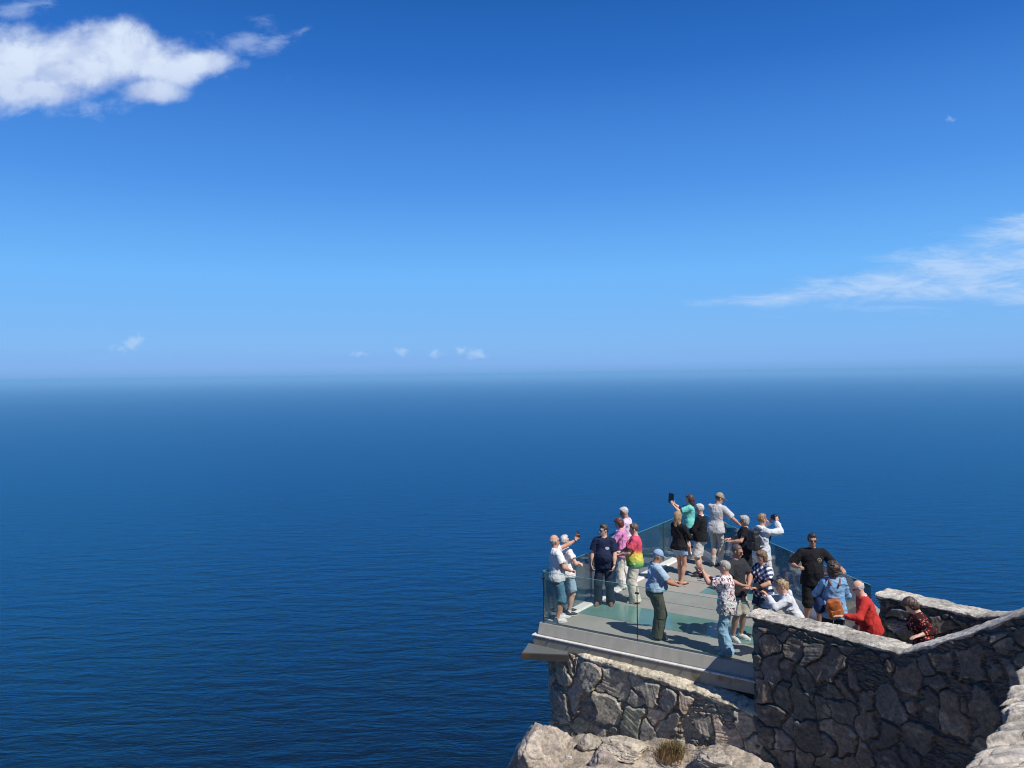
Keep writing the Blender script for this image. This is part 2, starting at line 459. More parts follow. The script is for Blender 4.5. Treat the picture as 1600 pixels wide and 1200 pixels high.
def resample(path, step, chaikin=2):
    P = [np.array(p, float) for p in path]
    for _ in range(chaikin):
        Q = [P[0]]
        for a, c in zip(P[:-1], P[1:]):
            Q += [a*.75+c*.25, a*.25+c*.75]
        P = Q+[P[-1]]
    P = np.array(P); L = np.r_[0, np.cumsum(np.linalg.norm(np.diff(P, axis=0), axis=1))]
    s = np.arange(0, L[-1], step)
    X = np.interp(s, L, P[:, 0]); Y = np.interp(s, L, P[:, 1])
    tx = np.gradient(X); ty = np.gradient(Y); l = np.hypot(tx, ty); tx /= l; ty /= l
    k = max(3, int(.10/step)); ker = np.ones(k)/k
    nx = np.convolve(np.pad(ty, k//2, 'edge'), ker, 'same')[k//2:k//2+len(s)]; ny = np.convolve(np.pad(-tx, k//2, 'edge'), ker, 'same')[k//2:k//2+len(s)]
    l = np.hypot(nx, ny); return s, X, Y, nx/l, ny/l

def stone_face(name, path, ztop, zbot, seed, mats, parent, step=.014, size=(.40, .44), pal=None, depth=.075, fringe=.16, tilt=1.0):
    """rubble masonry: a face of big slate blocks packed with thin slivers. outward = right of travel"""
    s, X, Y, nx, ny = resample(path, step)
    zt = np.array([ztop(x, y) for x, y in zip(X, Y)])
    nz = int((zt.max()-zbot)/step)+2
    tt = np.linspace(0, 1, nz)
    Z = zbot+(zt[:, None]-zbot)*tt[None, :]
    Sg = np.repeat(s[:, None], nz, 1)
    wx = Sg+.075*fbm(Sg*3.1, Z*3.1, 0, 3, seed)+.022*fbm(Sg*14, Z*14, 0, 2, seed+3)
    wz = Z+.075*fbm(Sg*3.1, Z*3.1, 7, 3, seed+5)+.022*fbm(Sg*14, Z*14, 3, 2, seed+8)
    d1, d2, idn, du, dv = voro(wx/size[0], wz/size[1], seed)
    e = d2-d1
    # slivers
    q1, q2, qid, _, _ = voro((Sg+.03*fbm(Sg*6, Z*6, 2, 2, seed+31))/.15, (Z+.012*fbm(Sg*9, Z*9, 4, 2, seed+33))/.042, seed+51)
    qe = q2-q1
    top = zt[:, None]-Z
    lim = fringe*(1+.55*fbm(Sg*4, Sg*0, 0, 2, seed+61))
    is_f = sstep(top, lim-.015, lim+.015)          # 0 in the sliver course under the cap
    gapn = fbm(Sg*2.3, Z*2.3, 9, 3, seed+101)
    gw = .035+.13*sstep(gapn, .15, .5)                      # narrow cracks, wider here and there where slivers are packed in
    block = sstep(e, gw, gw+.04)*is_f
    drop = (_hash((idn*9973).astype(np.int64), (idn*0).astype(np.int64), (idn*0).astype(np.int64), seed+77) > .84)
    block = block*np.where(drop, 0.0, 1.0)
    ang = idn*17.0
    # face of a block: tilted plane with layered, torn relief along its own grain
    g = np.cos(ang)*Sg+np.sin(ang)*Z; g2 = -np.sin(ang)*Sg+np.cos(ang)*Z
    lay = vnoise(g*3+idn*40, g2*46, idn*9, seed+5)*.6+vnoise(g*5, g2*19+idn*30, idn*5, seed+6)*.7
    relief = depth*(.62+.38*idn)+tilt*(.055*du*np.cos(ang*1.7)+.055*dv*np.sin(ang*2.3))+.0105*lay+.010*fbm(Sg*5+idn*50, Z*5, idn*7, 5, seed+9)
    relief = relief-.018*(1-sstep(e, gw, gw+.10))
    sl = -.022+.050*(qid*.5+.5)*sstep(qe, .05, .22)+.005*fbm(Sg*30, Z*30, 0, 2, seed+19)
    sl = np.where((e < .035) & (is_f > .5), -.02, sl)
    D = sl*(1-block)+np.maximum(relief, .012)*block
    D = D+.012*fbm(Sg*1.2, Z*1.2, 3, 2, seed+91)
    V = np.stack([X[:, None]+nx[:, None]*D, Y[:, None]+ny[:, None]*D, Z], -1).reshape(-1, 3)
    pal = np.array(pal or [(.10, .10, .105), (.15, .135, .125), (.12, .125, .12), (.18, .155, .135), (.085, .088, .095), (.14, .14, .145)])
    k = ((idn*.5+.5)*len(pal)*3.999).astype(int) % len(pal)
    C = pal[k]*(1+.30*lay[..., None]*.7)
    kq = ((qid*.5+.5)*len(pal)*2.999).astype(int) % len(pal)
    Cs = pal[kq]*.85
    C = C*block[..., None]+Cs*(1-block[..., None])
    # pale scuffs and lichen
    pa = sstep(fbm(Sg*6, Z*6, 11, 4, seed+71), .42, .75)*block
    C = C*(1-.5*pa[..., None])+np.array([.34, .31, .26])*(.5*pa[..., None])
    n = len(s); idx = np.arange(n*nz).reshape(n, nz)
    F = np.stack([idx[:-1, :-1], idx[1:, :-1], idx[1:, 1:], idx[:-1, 1:]], -1).reshape(-1, 4)
    me = mesh_np(name, V, F, True, colors=np.clip(C.reshape(-1, 3), .01, 1))
    return obj(name, me, mats, parent)

def coping(name, path, ztop, width, seed, mats, parent, over=.05, step=.018, thick=.07, col_=(.52, .485, .42), rough=.02, inward=0.0, drop=0.0):
    """rough mortared cap along the wall: path is the outer line, width goes left of travel"""
    s, X, Y, nx, ny = resample(path, step)
    nw = int((width+2*over)/step)+2
    wv = np.linspace(-over, width+over, nw)
    Sg = np.repeat(s[:, None], nw, 1); W = np.repeat(wv[None, :], len(s), 0)
    ex = over*.9*fbm(s*7, s*0, 0, 3, seed); ex2 = over*.9*fbm(s*7, s*0+5, 0, 3, seed+4)
    t = (wv+over)/(width+2*over)
    W = W + ex[:, None]*(1-t)[None, :]**2 + ex2[:, None]*(t**2)[None, :]
    bx = X[:, None]-nx[:, None]*W; by = Y[:, None]-ny[:, None]*W
    zt = np.array([ztop(x, y) for x, y in zip(X, Y)])[:, None]
    d1, d2, idn, _, _ = voro(Sg/.27+.12*fbm(Sg*5, W*5, 0, 2, seed+1), W/.21, seed+3)
    edge = np.minimum(t, 1-t)[None, :]
    z = zt+rough*.7*fbm(bx*3, by*3, 0, 4, seed+5)+rough*.35*idn*sstep(d2-d1, .01, .1)-.004*(1-sstep(d2-d1, .01, .07))+rough*.42*fbm(bx*15, by*15, 0, 4, seed+6)
    z = z-.03*(1-sstep(edge*(width+2*over), 0, .05))-drop*(1-t)[None, :]
    tone = np.array(col_)*(1+.30*fbm(bx*3, by*3, 2, 4, seed+7)+.10*idn)[..., None]
    dk = sstep(fbm(bx*11, by*11, 4, 4, seed+8), .35, .8)
    tone = tone*(1-.45*dk[..., None])
    rows = [np.stack([bx, by, z], -1)]; cols = [tone]
    # lips down the two sides
    V = rows[0]; C = cols[0]
    lo = V[:, :1].copy(); lo[..., 2] -= thick*(1+.5*fbm(s*9, s*0, 3, 2, seed+9))[:, None]; lo[..., 0] -= nx[:, None]*.03; lo[..., 1] -= ny[:, None]*.03
    hi = V[:, -1:].copy(); hi[..., 2] -= thick; hi[..., 0] += nx[:, None]*.03; hi[..., 1] += ny[:, None]*.03
    V = np.concatenate([lo, V, hi], 1); C = np.concatenate([C[:, :1]*.7, C, C[:, -1:]*.7], 1)
    n, k = V.shape[:2]; idx = np.arange(n*k).reshape(n, k)
    F = np.stack([idx[:-1, :-1], idx[1:, :-1], idx[1:, 1:], idx[:-1, 1:]], -1).reshape(-1, 4)
    me = mesh_np(name, V.reshape(-1, 3), F, True, colors=np.clip(C.reshape(-1, 3), .02, .9))
    return obj(name, me, mats, parent)

def lerp_path(path):
    """height given per path vertex -> function of x, y by projection on the path"""
    P = np.array([p[:2] for p in path], float); Zs = np.array([p[2] for p in path], float)
    L = np.r_[0, np.cumsum(np.linalg.norm(np.diff(P, axis=0), axis=1))]
    def f(x, y):
        best = None
        for i in range(len(P)-1):
            d = P[i+1]-P[i]; l2 = d@d; t = min(1, max(0, ((x-P[i][0])*d[0]+(y-P[i][1])*d[1])/l2))
            q = P[i]+d*t; dd = (x-q[0])**2+(y-q[1])**2
            if best is None or dd < best[0]: best = (dd, Zs[i]*(1-t)+Zs[i+1]*t)
        return best[1]
    return f

# --- parapet beside the steps: level at the terrace, then climbing with the steps
W1 = [(3.84, 12.52), (4.30, 12.07), (4.74, 11.62), (5.10, 11.18), (5.42, 10.78), (5.70, 10.44), (6.00, 10.06), (6.38, 9.56), (8.30, 7.05)]
W1z = [1.0, 1.0, 1.0, .99, 1.01, 1.12, 1.38, 1.72, 3.25]
W1z = [1.0, 1.0, 1.0, 1.0, 1.005, 1.24, 1.54, 1.95, 4.1]
top1 = lerp_path([(a[0], a[1], z) for a, z in zip(W1, W1z)])
t1 = .46
nB = Vector((.72, .69))
back1 = [(p[0]+nB.x*t1, p[1]+nB.y*t1) for p in W1]
w1 = empty('stone_wall', (4.6, 11.8, -1.3)); bpy.context.view_layer.update()
tag(w1, 'dark shaded rubble stone parapet whose pale top dips then climbs beside the red sweater man', 'wall')
def off(o): o.parent = w1; return o
loop1 = list(reversed(back1[:6]))+[W1[0][:2]][:0]+[p[:2] for p in W1]
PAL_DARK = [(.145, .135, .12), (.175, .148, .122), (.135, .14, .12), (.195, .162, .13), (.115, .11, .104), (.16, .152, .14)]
def attach(o, root):
    o.parent = root; o.matrix_parent_inverse = Matrix.Translation(-Vector(root.location)); return o
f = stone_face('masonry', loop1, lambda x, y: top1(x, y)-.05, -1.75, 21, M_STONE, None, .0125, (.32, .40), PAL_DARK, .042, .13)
attach(f, w1)
attach(coping('coping', [(3.80, 12.56)]+[p[:2] for p in W1], top1, t1, 5, M_CAP, None, .018, .015, .035), w1)

# --- parapet on the sea side of the steps
W3 = [(8.9, 10.25), (7.98, 11.46), (7.62, 11.98), (7.46, 12.32), (7.10, 12.80), (6.75, 13.25), (6.44, 13.66)]
W3 = W3[::-1]
W3z = [1.0, 1.0, 1.0, 1.0, 1.12, 1.45, 2.45]
top3 = lerp_path([(a[0], a[1], z) for a, z in zip(W3, W3z)])
t3 = .5
n3 = Vector((.80, .60))
w3 = empty('stone_wall', (7.0, 13.0, -.2)); tag(w3, 'far stone parapet with a sunlit pale top behind the woman in the red print blouse', 'wall')
back3 = [(p[0]+n3.x*t3, p[1]+n3.y*t3) for p in W3]
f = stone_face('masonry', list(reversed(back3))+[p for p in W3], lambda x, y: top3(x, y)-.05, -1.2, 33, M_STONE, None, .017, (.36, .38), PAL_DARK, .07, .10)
attach(f, w3)
attach(coping('coping', W3, top3, t3, 9, M_CAP, None, .02, .016, .035), w3)

# --- wall that carries the platform
Aq = Vector((.55, 15.24)); Dq = Vector((3.94, 12.97)); Bq = Vector((5.12, 21.74)); Eq = Vector((6.50, 13.95))
tAD = (Dq-Aq).normalized(); nAD = Vector((tAD.y, -tAD.x))
tAB = (Bq-Aq).normalized(); nAB = Vector((-tAB.y, tAB.x))
def onAD(t, o): return tuple(Aq + tAD*t + nAD*o)
W2 = [tuple(Aq+tAB*4.0-nAB*.20), tuple(Aq+tAB*1.2-nAB*.14), onAD(.08, -.12), onAD(.22, .02), onAD(.62, .12), onAD(1.2, .20), onAD(2.4, .27), onAD(3.4, .33), onAD(4.15, .37), onAD(4.7, .40)]
W2z = [-.36, -.36, -.36, -.36, -.36, -.385, -.43, -.50, -.58, -.62]
top2 = lerp_path([(a[0], a[1], z) for a, z in zip(W2, W2z)])
w2r = empty('stone_wall', (2.1, 14.0, -1.7)); tag(w2r, 'sunlit rubble stone wall of large slate blocks carrying the edge of the glass platform', 'wall')
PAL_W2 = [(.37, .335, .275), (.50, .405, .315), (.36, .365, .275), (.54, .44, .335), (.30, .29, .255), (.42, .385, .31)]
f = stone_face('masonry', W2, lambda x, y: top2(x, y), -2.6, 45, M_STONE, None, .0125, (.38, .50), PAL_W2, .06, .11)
attach(f, w2r)
attach(coping('coping', [onAD(.75, .10), onAD(1.2, .22), onAD(2.4, .29), onAD(3.4, .35), onAD(4.5, .42)], lambda x, y: top2(x, y)+.10, .25, 12, M_CAP, None, .03, .014, .05, (.60, .535, .41), .018, 0, .10), w2r)

# --- top of the near wall at the lower right corner: ragged slate slabs laid in courses
w4 = empty('stone_wall', (2.2, 2.6, 2.5)); tag(w4, 'close sunlit parapet top of ragged pale slate slabs in the lower right corner', 'wall')
edge_pts = [at(1598, 1068, 4.0), at(1486, 1208, 4.0)]
e0, e1 = edge_pts; run = (e1-e0).xy
rg4 = np.random.RandomState(5)
LN = run.length; rd = run/LN
yawd = Vector((math.cos(R(9)), math.sin(R(9))))            # bedding runs off to the right
u = np.arange(-.55*LN, 1.75*LN, .006); v = np.arange(0, 1.35, .007)
cuts = [-.7*LN]
while cuts[-1] < 1.9*LN: cuts.append(cuts[-1]+rg4.uniform(.055, .115))
cuts = np.array(cuts)
Ug, Vg = np.meshgrid(u, v, indexing='ij')
Uw = Ug+.014*fbm(Vg*4, Ug*3, 0, 4, 71)+.004*fbm(Vg*22, Ug*22, 0, 3, 72)
ci = np.clip(np.searchsorted(cuts, Uw)-1, 0, len(cuts)-2)
lo_, hi_ = cuts[ci], cuts[ci+1]
rim = np.minimum(Uw-lo_, hi_-Uw)
hgt = rg4.uniform(-.016, .016, len(cuts)); jut = rg4.uniform(-.055, .045, len(cuts)); tl = rg4.uniform(-.05, .12, len(cuts)); tn = rg4.uniform(.82, 1.12, len(cuts))
# end joints across each course
sj = rg4.uniform(.25, .6, len(cuts)); sp = rg4.uniform(0, .5, len(cuts))
jv = (Vg+sp[ci]+.02*fbm(Ug*20, Vg*9, 0, 3, 79))/sj[ci]; jf = np.abs(jv-np.round(jv))*sj[ci]; jid = _hash(np.floor(jv+.5).astype(np.int64), ci.astype(np.int64), np.zeros_like(ci).astype(np.int64), 5)
rim2 = np.minimum(rim, jf)
bed = fbm(Vg*3, Uw*70, ci*3.1, 4, 73)
Z4 = 4.0+hgt[ci]+jid*.006+tl[ci]*(Uw-(lo_+hi_)/2)+.0045*bed+.006*fbm(Vg*5, Uw*14, ci*1.7, 4, 74)-.016*(1-sstep(rim2, 0, .007))
edge4 = jut[ci]+.030*fbm(Uw*16, ci*2.3, 0, 4, 75, .6)+.012*fbm(Uw*60, ci*1.1, 0, 2, 76)
Vp = Vg+edge4*np.exp(-Vg*2.2)
Z4 = Z4-.012*np.exp(-Vg*60)
PX = e0.x+rd.x*Ug+yawd.x*Vp; PY = e0.y+rd.y*Ug+yawd.y*Vp
tone4 = np.array([.50, .455, .395])*(tn[ci]*(1+.10*jid+.22*bed+.18*fbm(Vg*6, Uw*18, ci*1.0, 4, 77)))[..., None]
tone4 = tone4*(1-.5*sstep(fbm(Vg*12, Uw*60, ci*2.0, 3, 78), .45, .85))[..., None]*(1-.45*(1-sstep(rim2, 0, .005)))[..., None]
g4 = np.stack([PX, PY, Z4], -1); skirt = g4[:, :1].copy(); skirt[..., 2] -= .16; skirt[..., 0] += .03; skirt[..., 1] += .005
mid = g4[:, :1].copy(); mid[..., 2] -= .045+.02*fbm(u*30, u*0, 0, 2, 80)[:, None]; mid[..., 0] += .012*(1+fbm(u*40, u*0+2, 0, 2, 81)[:, None])
g4 = np.concatenate([skirt, mid, g4], 1); tone4 = np.concatenate([tone4[:, :1]*.7, tone4[:, :1]*.85, tone4], 1)
idx = np.arange(g4.shape[0]*g4.shape[1]).reshape(g4.shape[:2])
F = np.stack([idx[:-1, :-1], idx[:-1, 1:], idx[1:, 1:], idx[1:, :-1]], -1).reshape(-1, 4)
if np.cross(g4[1, 5]-g4[0, 5], g4[0, 6]-g4[0, 5])[2] > 0: F = F[:, ::-1]
attach(obj('coping', mesh_np('coping', g4.reshape(-1, 3), F, True, colors=np.clip(tone4.reshape(-1, 3), .03, .8)), M_CAP), w4)
run = Vector((run.x, run.y, 0))
pw = [(e0-run*.9).xy, (e1+run*.9).xy]
inn = Vector((.12, .03))
mb = MB()
q = [tuple(pw[0]+inn), tuple(pw[1]+inn), tuple(pw[1]+inn+Vector((1.2, .2))), tuple(pw[0]+inn+Vector((1.2, .2)))]
mb.prism(q, 1.5, 3.87)
m_core, ntc, bc = new_mat('wall_core'); nn = noise_n(ntc, coord(ntc), 9, 5); lk(ntc, ramp_n(ntc, nn.outputs[0], [(.3, (.06, .058, .055)), (.7, (.13, .12, .11))]), bc.inputs[0]); bump_n(ntc, bc, nn.outputs[0], 1, .05)
attach(mb.build('masonry', m_core), w4)

# ------------------------------------------------------------------ ground: the cliff top and the cliff down to the sea
def ground_z(x, y):
    """plateau in front of the wall, rising towards the camera side, falling off to the sea on the left and beyond"""
    x = np.asarray(x, float); y = np.asarray(y, float)
    base = -1.90+.30*np.clip(x-1.0, -2, 6)*.62
    base = base+np.clip(12-y, 0, 12)*.10
    cap = 5-.514*np.maximum(y, .5)-.35
    base = np.where(y < 10.5, np.minimum(base+np.clip(10.5-y, 0, 9)*.25, np.maximum(cap, -1.25)), base)
    n = .16*fbm(x*1.1, y*1.1, 0, 5, 3)+.05*fbm(x*6, y*6, 0, 3, 8)
    n = n*np.clip((y-2)/6, .2, 1)
    edge = .25+(y-15.0)*.19+.25*fbm(y*1.3, y*0, 0, 3, 12)       # x of the cliff edge
    left = np.clip(edge-x, 0, None)
    far = np.clip(y-(15.2+.55*np.clip(x-.6, 0, 12)), 0, None)
    far = np.maximum(far, np.clip(x-9.5, 0, None)*np.clip((y-9)/3, 0, 1))
    off_ = np.hypot(left, far)
    fall = 2.4*off_+1.2*(1-np.exp(-off_*3))
    fall = fall*(1+.25*fbm(x*.23, y*.23, 4, 4, 17))
    return np.maximum(base+n-fall, SEA-6)
def axis(a, b, fine0, fine1, hf, hc):
    lo = -np.geomspace(hf, fine0-a, 46)[::-1]+fine0
    hi = np.geomspace(hf, b-fine1, 46)+fine1
    return np.r_[lo, np.arange(fine0, fine1+1e-6, hf), hi]
gx = axis(-75, 80, -1.2, 5.2, .045, 2); gy = axis(-40, 90, 9.2, 15.8, .045, 2)
GX, GY = np.meshgrid(gx, gy, indexing='ij'); GZ = ground_z(GX, GY)
ct = np.array([.39, .335, .275])*(1+.28*fbm(GX*1.7, GY*1.7, 1, 4, 5)+.2*fbm(GX*7, GY*7, 1, 3, 6))[..., None]
ct = np.clip(ct, .05, .7)
idx = np.arange(GX.size).reshape(GX.shape)
F = np.stack([idx[:-1, :-1], idx[1:, :-1], idx[1:, 1:], idx[:-1, 1:]], -1).reshape(-1, 4)
tag(obj('ground', mesh_np('ground', np.stack([GX, GY, GZ], -1).reshape(-1, 3), F, True, colors=ct.reshape(-1, 3)), M_ROCK), kind='structure')

hx = np.linspace(-160, 160, 160); hy = np.r_[np.linspace(-160, -12, 50), np.linspace(-11, -2.5, 24)]  # unseen bank behind the camera, added to block part of the sky light
HX, HY = np.meshgrid(hx, hy, indexing='ij'); dd_ = -2.5-HY
HZ = -2.5+8.2*sstep(dd_, 0, 4.2)*np.clip((75-np.abs(HX))/30, 0, 1)-.9*np.abs(fbm(HX*.3, HY*.3, 0, 5, 41))*sstep(dd_, 0, 3)-np.clip(np.abs(HX)-70, 0, None)*1.9-np.clip(dd_-110, 0, None)*2.4
idx = np.arange(HX.size).reshape(HX.shape)
F = np.stack([idx[:-1, :-1], idx[1:, :-1], idx[1:, 1:], idx[:-1, 1:]], -1).reshape(-1, 4)
hc_ = np.array([.12, .085, .06])*(1+.3*fbm(HX*.03, HY*.03, 2, 4, 47))[..., None]
tag(obj('sky_block_bank', mesh_np('sky_block_bank', np.stack([HX, HY, np.maximum(HZ, SEA-5)], -1).reshape(-1, 3), F, True, colors=np.clip(hc_.reshape(-1, 3), .02, .4)), M_ROCK), kind='structure')

def boulder(label, c, r, seed, yaw, tone, planes=36, sub=6, rough=.055, cat='boulder', name='boulder'):
    import bmesh
    bm = bmesh.new(); bmesh.ops.create_icosphere(bm, subdivisions=sub, radius=1)
    bm.verts.ensure_lookup_table()
    D = np.array([v.co[:] for v in bm.verts]); F = np.array([[v.index for v in f.verts] for f in bm.faces]); bm.free()
    rg = np.random.RandomState(seed)
    rr = np.full(len(D), 1.15)
    for _ in range(planes):
        n = rg.normal(size=3); n /= np.linalg.norm(n); h = rg.uniform(.64, .96)
        d = D@n; rr = np.minimum(rr, np.where(d > .05, h/np.maximum(d, .05), 9))
    P = D*rr[:, None]
    n1 = fbm(P[:, 0]*1.6, P[:, 1]*1.6, P[:, 2]*1.6, 5, seed)
    ridge = np.abs(vnoise(P[:, 0]*2.5, P[:, 1]*2.5, P[:, 2]*4, seed+3))
    P = P*(1+rough*1.3*n1-rough*1.3*np.exp(-ridge*14)+rough*.5*fbm(P[:, 0]*9, P[:, 1]*9, P[:, 2]*9, 3, seed+1))[:, None]
    P = P*np.array(r)
    ca, sa = math.cos(yaw), math.sin(yaw)
    P = np.stack([P[:, 0]*ca-P[:, 1]*sa, P[:, 0]*sa+P[:, 1]*ca, P[:, 2]], -1)
    C = np.array(tone)*(1+.25*n1+.22*fbm(P[:, 0]*6, P[:, 1]*6, P[:, 2]*6, 4, seed+7))[:, None]
    o = obj(name, mesh_np(name, P, F, True, colors=np.clip(C, .04, .75)), M_ROCK, None, c)
    tag(o, label, cat, 'loose rocks below the platform wall'); return o
TAN = (.42, .362, .30)
p = at(868, 1186, -1.75); boulder('big pale rounded boulder at the cliff edge under the wall corner', (p.x-.24, p.y+.25, -1.84), (.66, .62, .58), 3, .4, TAN, 14)
p = at(975, 1168, -1.60); boulder('flat pale overhanging slab of rock below the middle of the wall', (p.x+.02, p.y+.05, -1.66), (.46, .32, .14), 8, -.35, (.48, .42, .34), 12, 6, .07)
p = at(945, 1196, -1.75); boulder('darker brown grey rock tucked beneath the flat slab', (p.x-.02, p.y+.10, -1.88), (.42, .36, .32), 15, .9, (.30, .26, .235), 14)
p = at(916, 1166, -1.70); boulder('small grey wedge of rock between the big boulder and the flat slab', (p.x+.02, p.y+.1, -1.72), (.17, .16, .20), 19, .2, (.38, .345, .30), 12, 5)
p = at(1130, 1192, -1.40); boulder('low pale rock ledge lying right of the dry shrub', (p.x+.18, p.y+.05, -1.46), (.52, .30, .16), 23, -.5, TAN, 12, 6, .07)
p = at(888, 1184, -1.30); boulder('fist sized white stone caught in a hollow of the big boulder', (p.x, p.y, -1.30), (.055, .045, .04), 31, .2, (.6, .57, .52), 10, 4, .06, 'stone', 'stone')
p = at(1240, 1212, -1.15); boulder('broad low rock at the foot of the dark parapet', (p.x, p.y, -1.30), (.60, .34, .17), 37, -.6, TAN, 12, 6, .07)

# --- dry shrub among the rocks
def shrub(c, label, n=900, seed=2):
    rg = random.Random(seed); mbg = MB(); mbs = MB(); fl = MB()
    root = empty('dry_shrub', c); tag(root, label, 'shrub')
    V1, F1, V2, F2 = [], [], [], []
    for i in range(n):
        a = rg.uniform(0, 2*math.pi); rr = abs(rg.gauss(0, .13)); lean = rg.uniform(.1, .8)
        bx, by = rr*math.cos(a), rr*math.sin(a)*.8
        h = rg.uniform(.10, .30)*(1.15-rr*1.6)
        dx, dy = math.cos(a)*lean*h*.7, math.sin(a)*lean*h*.7
        wv = rg.uniform(.003, .006); t = rg.uniform(0, math.pi)
        px, py = math.cos(t)*wv, math.sin(t)*wv
        VV, FF = (V1, F1) if rg.random() < .72 else (V2, F2)
        k = len(VV)
        m = (bx+dx*.45+rg.uniform(-.01, .01), by+dy*.45+rg.uniform(-.01, .01), h*.6)
        VV += [(bx-px, by-py, -.05), (bx+px, by+py, -.05), (m[0]+px*.8, m[1]+py*.8, m[2]), (m[0]-px*.8, m[1]-py*.8, m[2]), (bx+dx, by+dy, h)]
        FF += [(k, k+1, k+2, k+3), (k+3, k+2, k+4)]
        if rg.random() < .5:   # small leaf near the tip
            k = len(V2); q = Vector((bx+dx*.8, by+dy*.8, h*rg.uniform(.6, 1)))
            u = Vector((rg.uniform(-1, 1), rg.uniform(-1, 1), rg.uniform(-.3, 1))).normalized()*.022; v = u.cross(Vector((rg.random(), rg.random(), rg.random()))).normalized()*.007
            V2 += [q-v, q+v, q+u+v*.6, q+u-v*.6]; F2 += [(k, k+1, k+2, k+3)]
    o1 = obj('dry_stems', mesh_poly('dry_stems', V1, F1), plain((.30, .19, .09), .9), root)
    o2 = obj('leaves', mesh_poly('leaves', V2, F2), plain((.15, .135, .05), .8), root)
p = at(1110, 1178, -1.5); shrub((p.x, p.y, -1.58), 'thin brown weeds right of the green and brown shrub', 220, 12)
p = at(1050, 1176, -1.55); shrub((p.x, p.y, -1.62), 'dry tuft of green and brown shrub growing between pale rocks under the wall')

# ------------------------------------------------------------------ the platform
m_deck, nt, b = new_mat('deck_concrete')
v = coord(nt); n = noise_n(nt, v, 1.3, 5, .6); n2 = noise_n(nt, v, 30, 3)
lk(nt, mix_col(nt, .5, ramp_n(nt, n.outputs[0], [(.3, (.235, .222, .192)), (.7, (.375, .36, .315))]), ramp_n(nt, n2.outputs[0], [(.3, (.265, .252, .22)), (.7, (.34, .325, .29))])), b.inputs[0])
b.inputs['Roughness'].default_value = .8; bump_n(nt, b, n2.outputs[0], .15, .004)
def metal(name, base, rust, zlo, zhi, rough=.45, metallic=.35):
    m, nt, b = new_mat(name); v = coord(nt)
    s = noise_n(nt, coord(nt, 'Object', (7, 7, .8)), 1, 4, .6); n = noise_n(nt, v, 3.1, 5, .62)
    r_ = ramp_n(nt, n.outputs[0], [(zlo, (0, 0, 0)), (zhi, (1, 1, 1))])
    c = mix_col(nt, s.outputs[0], tuple(x*.72 for x in base), tuple(min(1, x*1.2) for x in base))
    c = mix_col(nt, r_, c, rust); lk(nt, c, b.inputs[0])
    b.inputs['Roughness'].default_value = rough; b.inputs['Metallic'].default_value = metallic
    bump_n(nt, b, noise_n(nt, v, 25, 3).outputs[0], .12, .004)
    return m
M_ALU = metal('brushed_aluminium', (.36, .345, .29), (.29, .27, .22), .6, .8, .5, .0)
M_LEDGE = metal('pale_ledge', (.66, .65, .62), (.45, .42, .36), .64, .78, .7, 0)
M_FASC = metal('stained_fascia', (.32, .30, .24), (.22, .135, .065), .57, .72, .75, 0)
M_RUST = metal('rusty_steel', (.035, .033, .032), (.11, .055, .022), .5, .66, .8, 0)
M_SEAL = plain((.03, .04, .04), .5)
m_fg, nt, b = new_mat('floor_glass')
n = noise_n(nt, coord(nt), 2.0, 4, .6)
lk(nt, ramp_n(nt, n.outputs[0], [(.3, (.115, .225, .19)), (.7, (.16, .285, .24))]), b.inputs[0]); b.inputs['Roughness'].default_value = .12
m_gl, nt, b = new_mat('rail_glass'); out = nt.nodes['Material Output']; nt.nodes.remove(b)
tr = nd(nt, 'ShaderNodeBsdfTransparent'); tr.inputs[0].default_value = (.955, .988, .983, 1)
gs = nd(nt, 'ShaderNodeBsdfGlossy'); gs.inputs['Roughness'].default_value = .02
dd = nd(nt, 'ShaderNodeBsdfDiffuse'); dd.inputs[0].default_value = (.32, .60, .60, 1)
fr = nd(nt, 'ShaderNodeFresnel'); fr.inputs[0].default_value = 1.45
dn = noise_n(nt, coord(nt), 1.6, 4, .6)
veilf = ramp_n(nt, dn.outputs[0], [(.3, (.05, .05, .05)), (.75, (.09, .09, .09))])  # teal veil mixed into the clear glass, making the panes paler
m1 = nd(nt, 'ShaderNodeMixShader'); lk(nt, veilf, m1.inputs[0]); lk(nt, tr.outputs[0], m1.inputs[1]); lk(nt, dd.outputs[0], m1.inputs[2])
m2 = nd(nt, 'ShaderNodeMixShader'); lk(nt, math_n(nt, 'MULTIPLY', fr.outputs[0], .8), m2.inputs[0]); lk(nt, m1.outputs[0], m2.inputs[1]); lk(nt, gs.outputs[0], m2.inputs[2])
lk(nt, m2.outputs[0], out.inputs['Surface'])
m_ge = plain((.10, .30, .27), .25)

plat = empty('viewing_platform', (0, 0, 0)); tag(plat, 'grey cantilevered viewing platform with teal glass floor strips above the sea', 'platform')
def xy(v, *a): return tuple(v)
Di = Vector(onAD(4.08, 0)); E2 = Vector((6.5, 13.95))
mb = MB(); mb.prism([tuple(Aq), (4.16, 12.82), (4.30, 12.75), (4.95, 13.20), tuple(E2), tuple(Bq)], -.25, 0.0)
mb.build('deck', m_deck, plat)
def sheet(name, poly, z, mat, par):
    n = len(poly); me = mesh_poly(name, [(x, y, z) for x, y in poly], [tuple(range(n))]); return obj(name, me, mat, par)
def q4(a, b_, c, d): return [tuple(a.xy), tuple(b_.xy), tuple(c.xy), tuple(d.xy)]
inAD = -nAD
def strip(t0, t1_, o0, o1, sk0=0, sk1=0): return [tuple(Aq+tAD*(t0)+inAD*o0), tuple(Aq+tAD*t1_+inAD*o0), tuple(Aq+tAD*(t1_+sk1)+inAD*o1), tuple(Aq+tAD*(t0+sk0)+inAD*o1)]
sheet('glass_floor', strip(.22, 3.95, .98, 1.98, .10, .2), .005, m_fg, plat)
h1 = at(1093, 926); k = 1.0
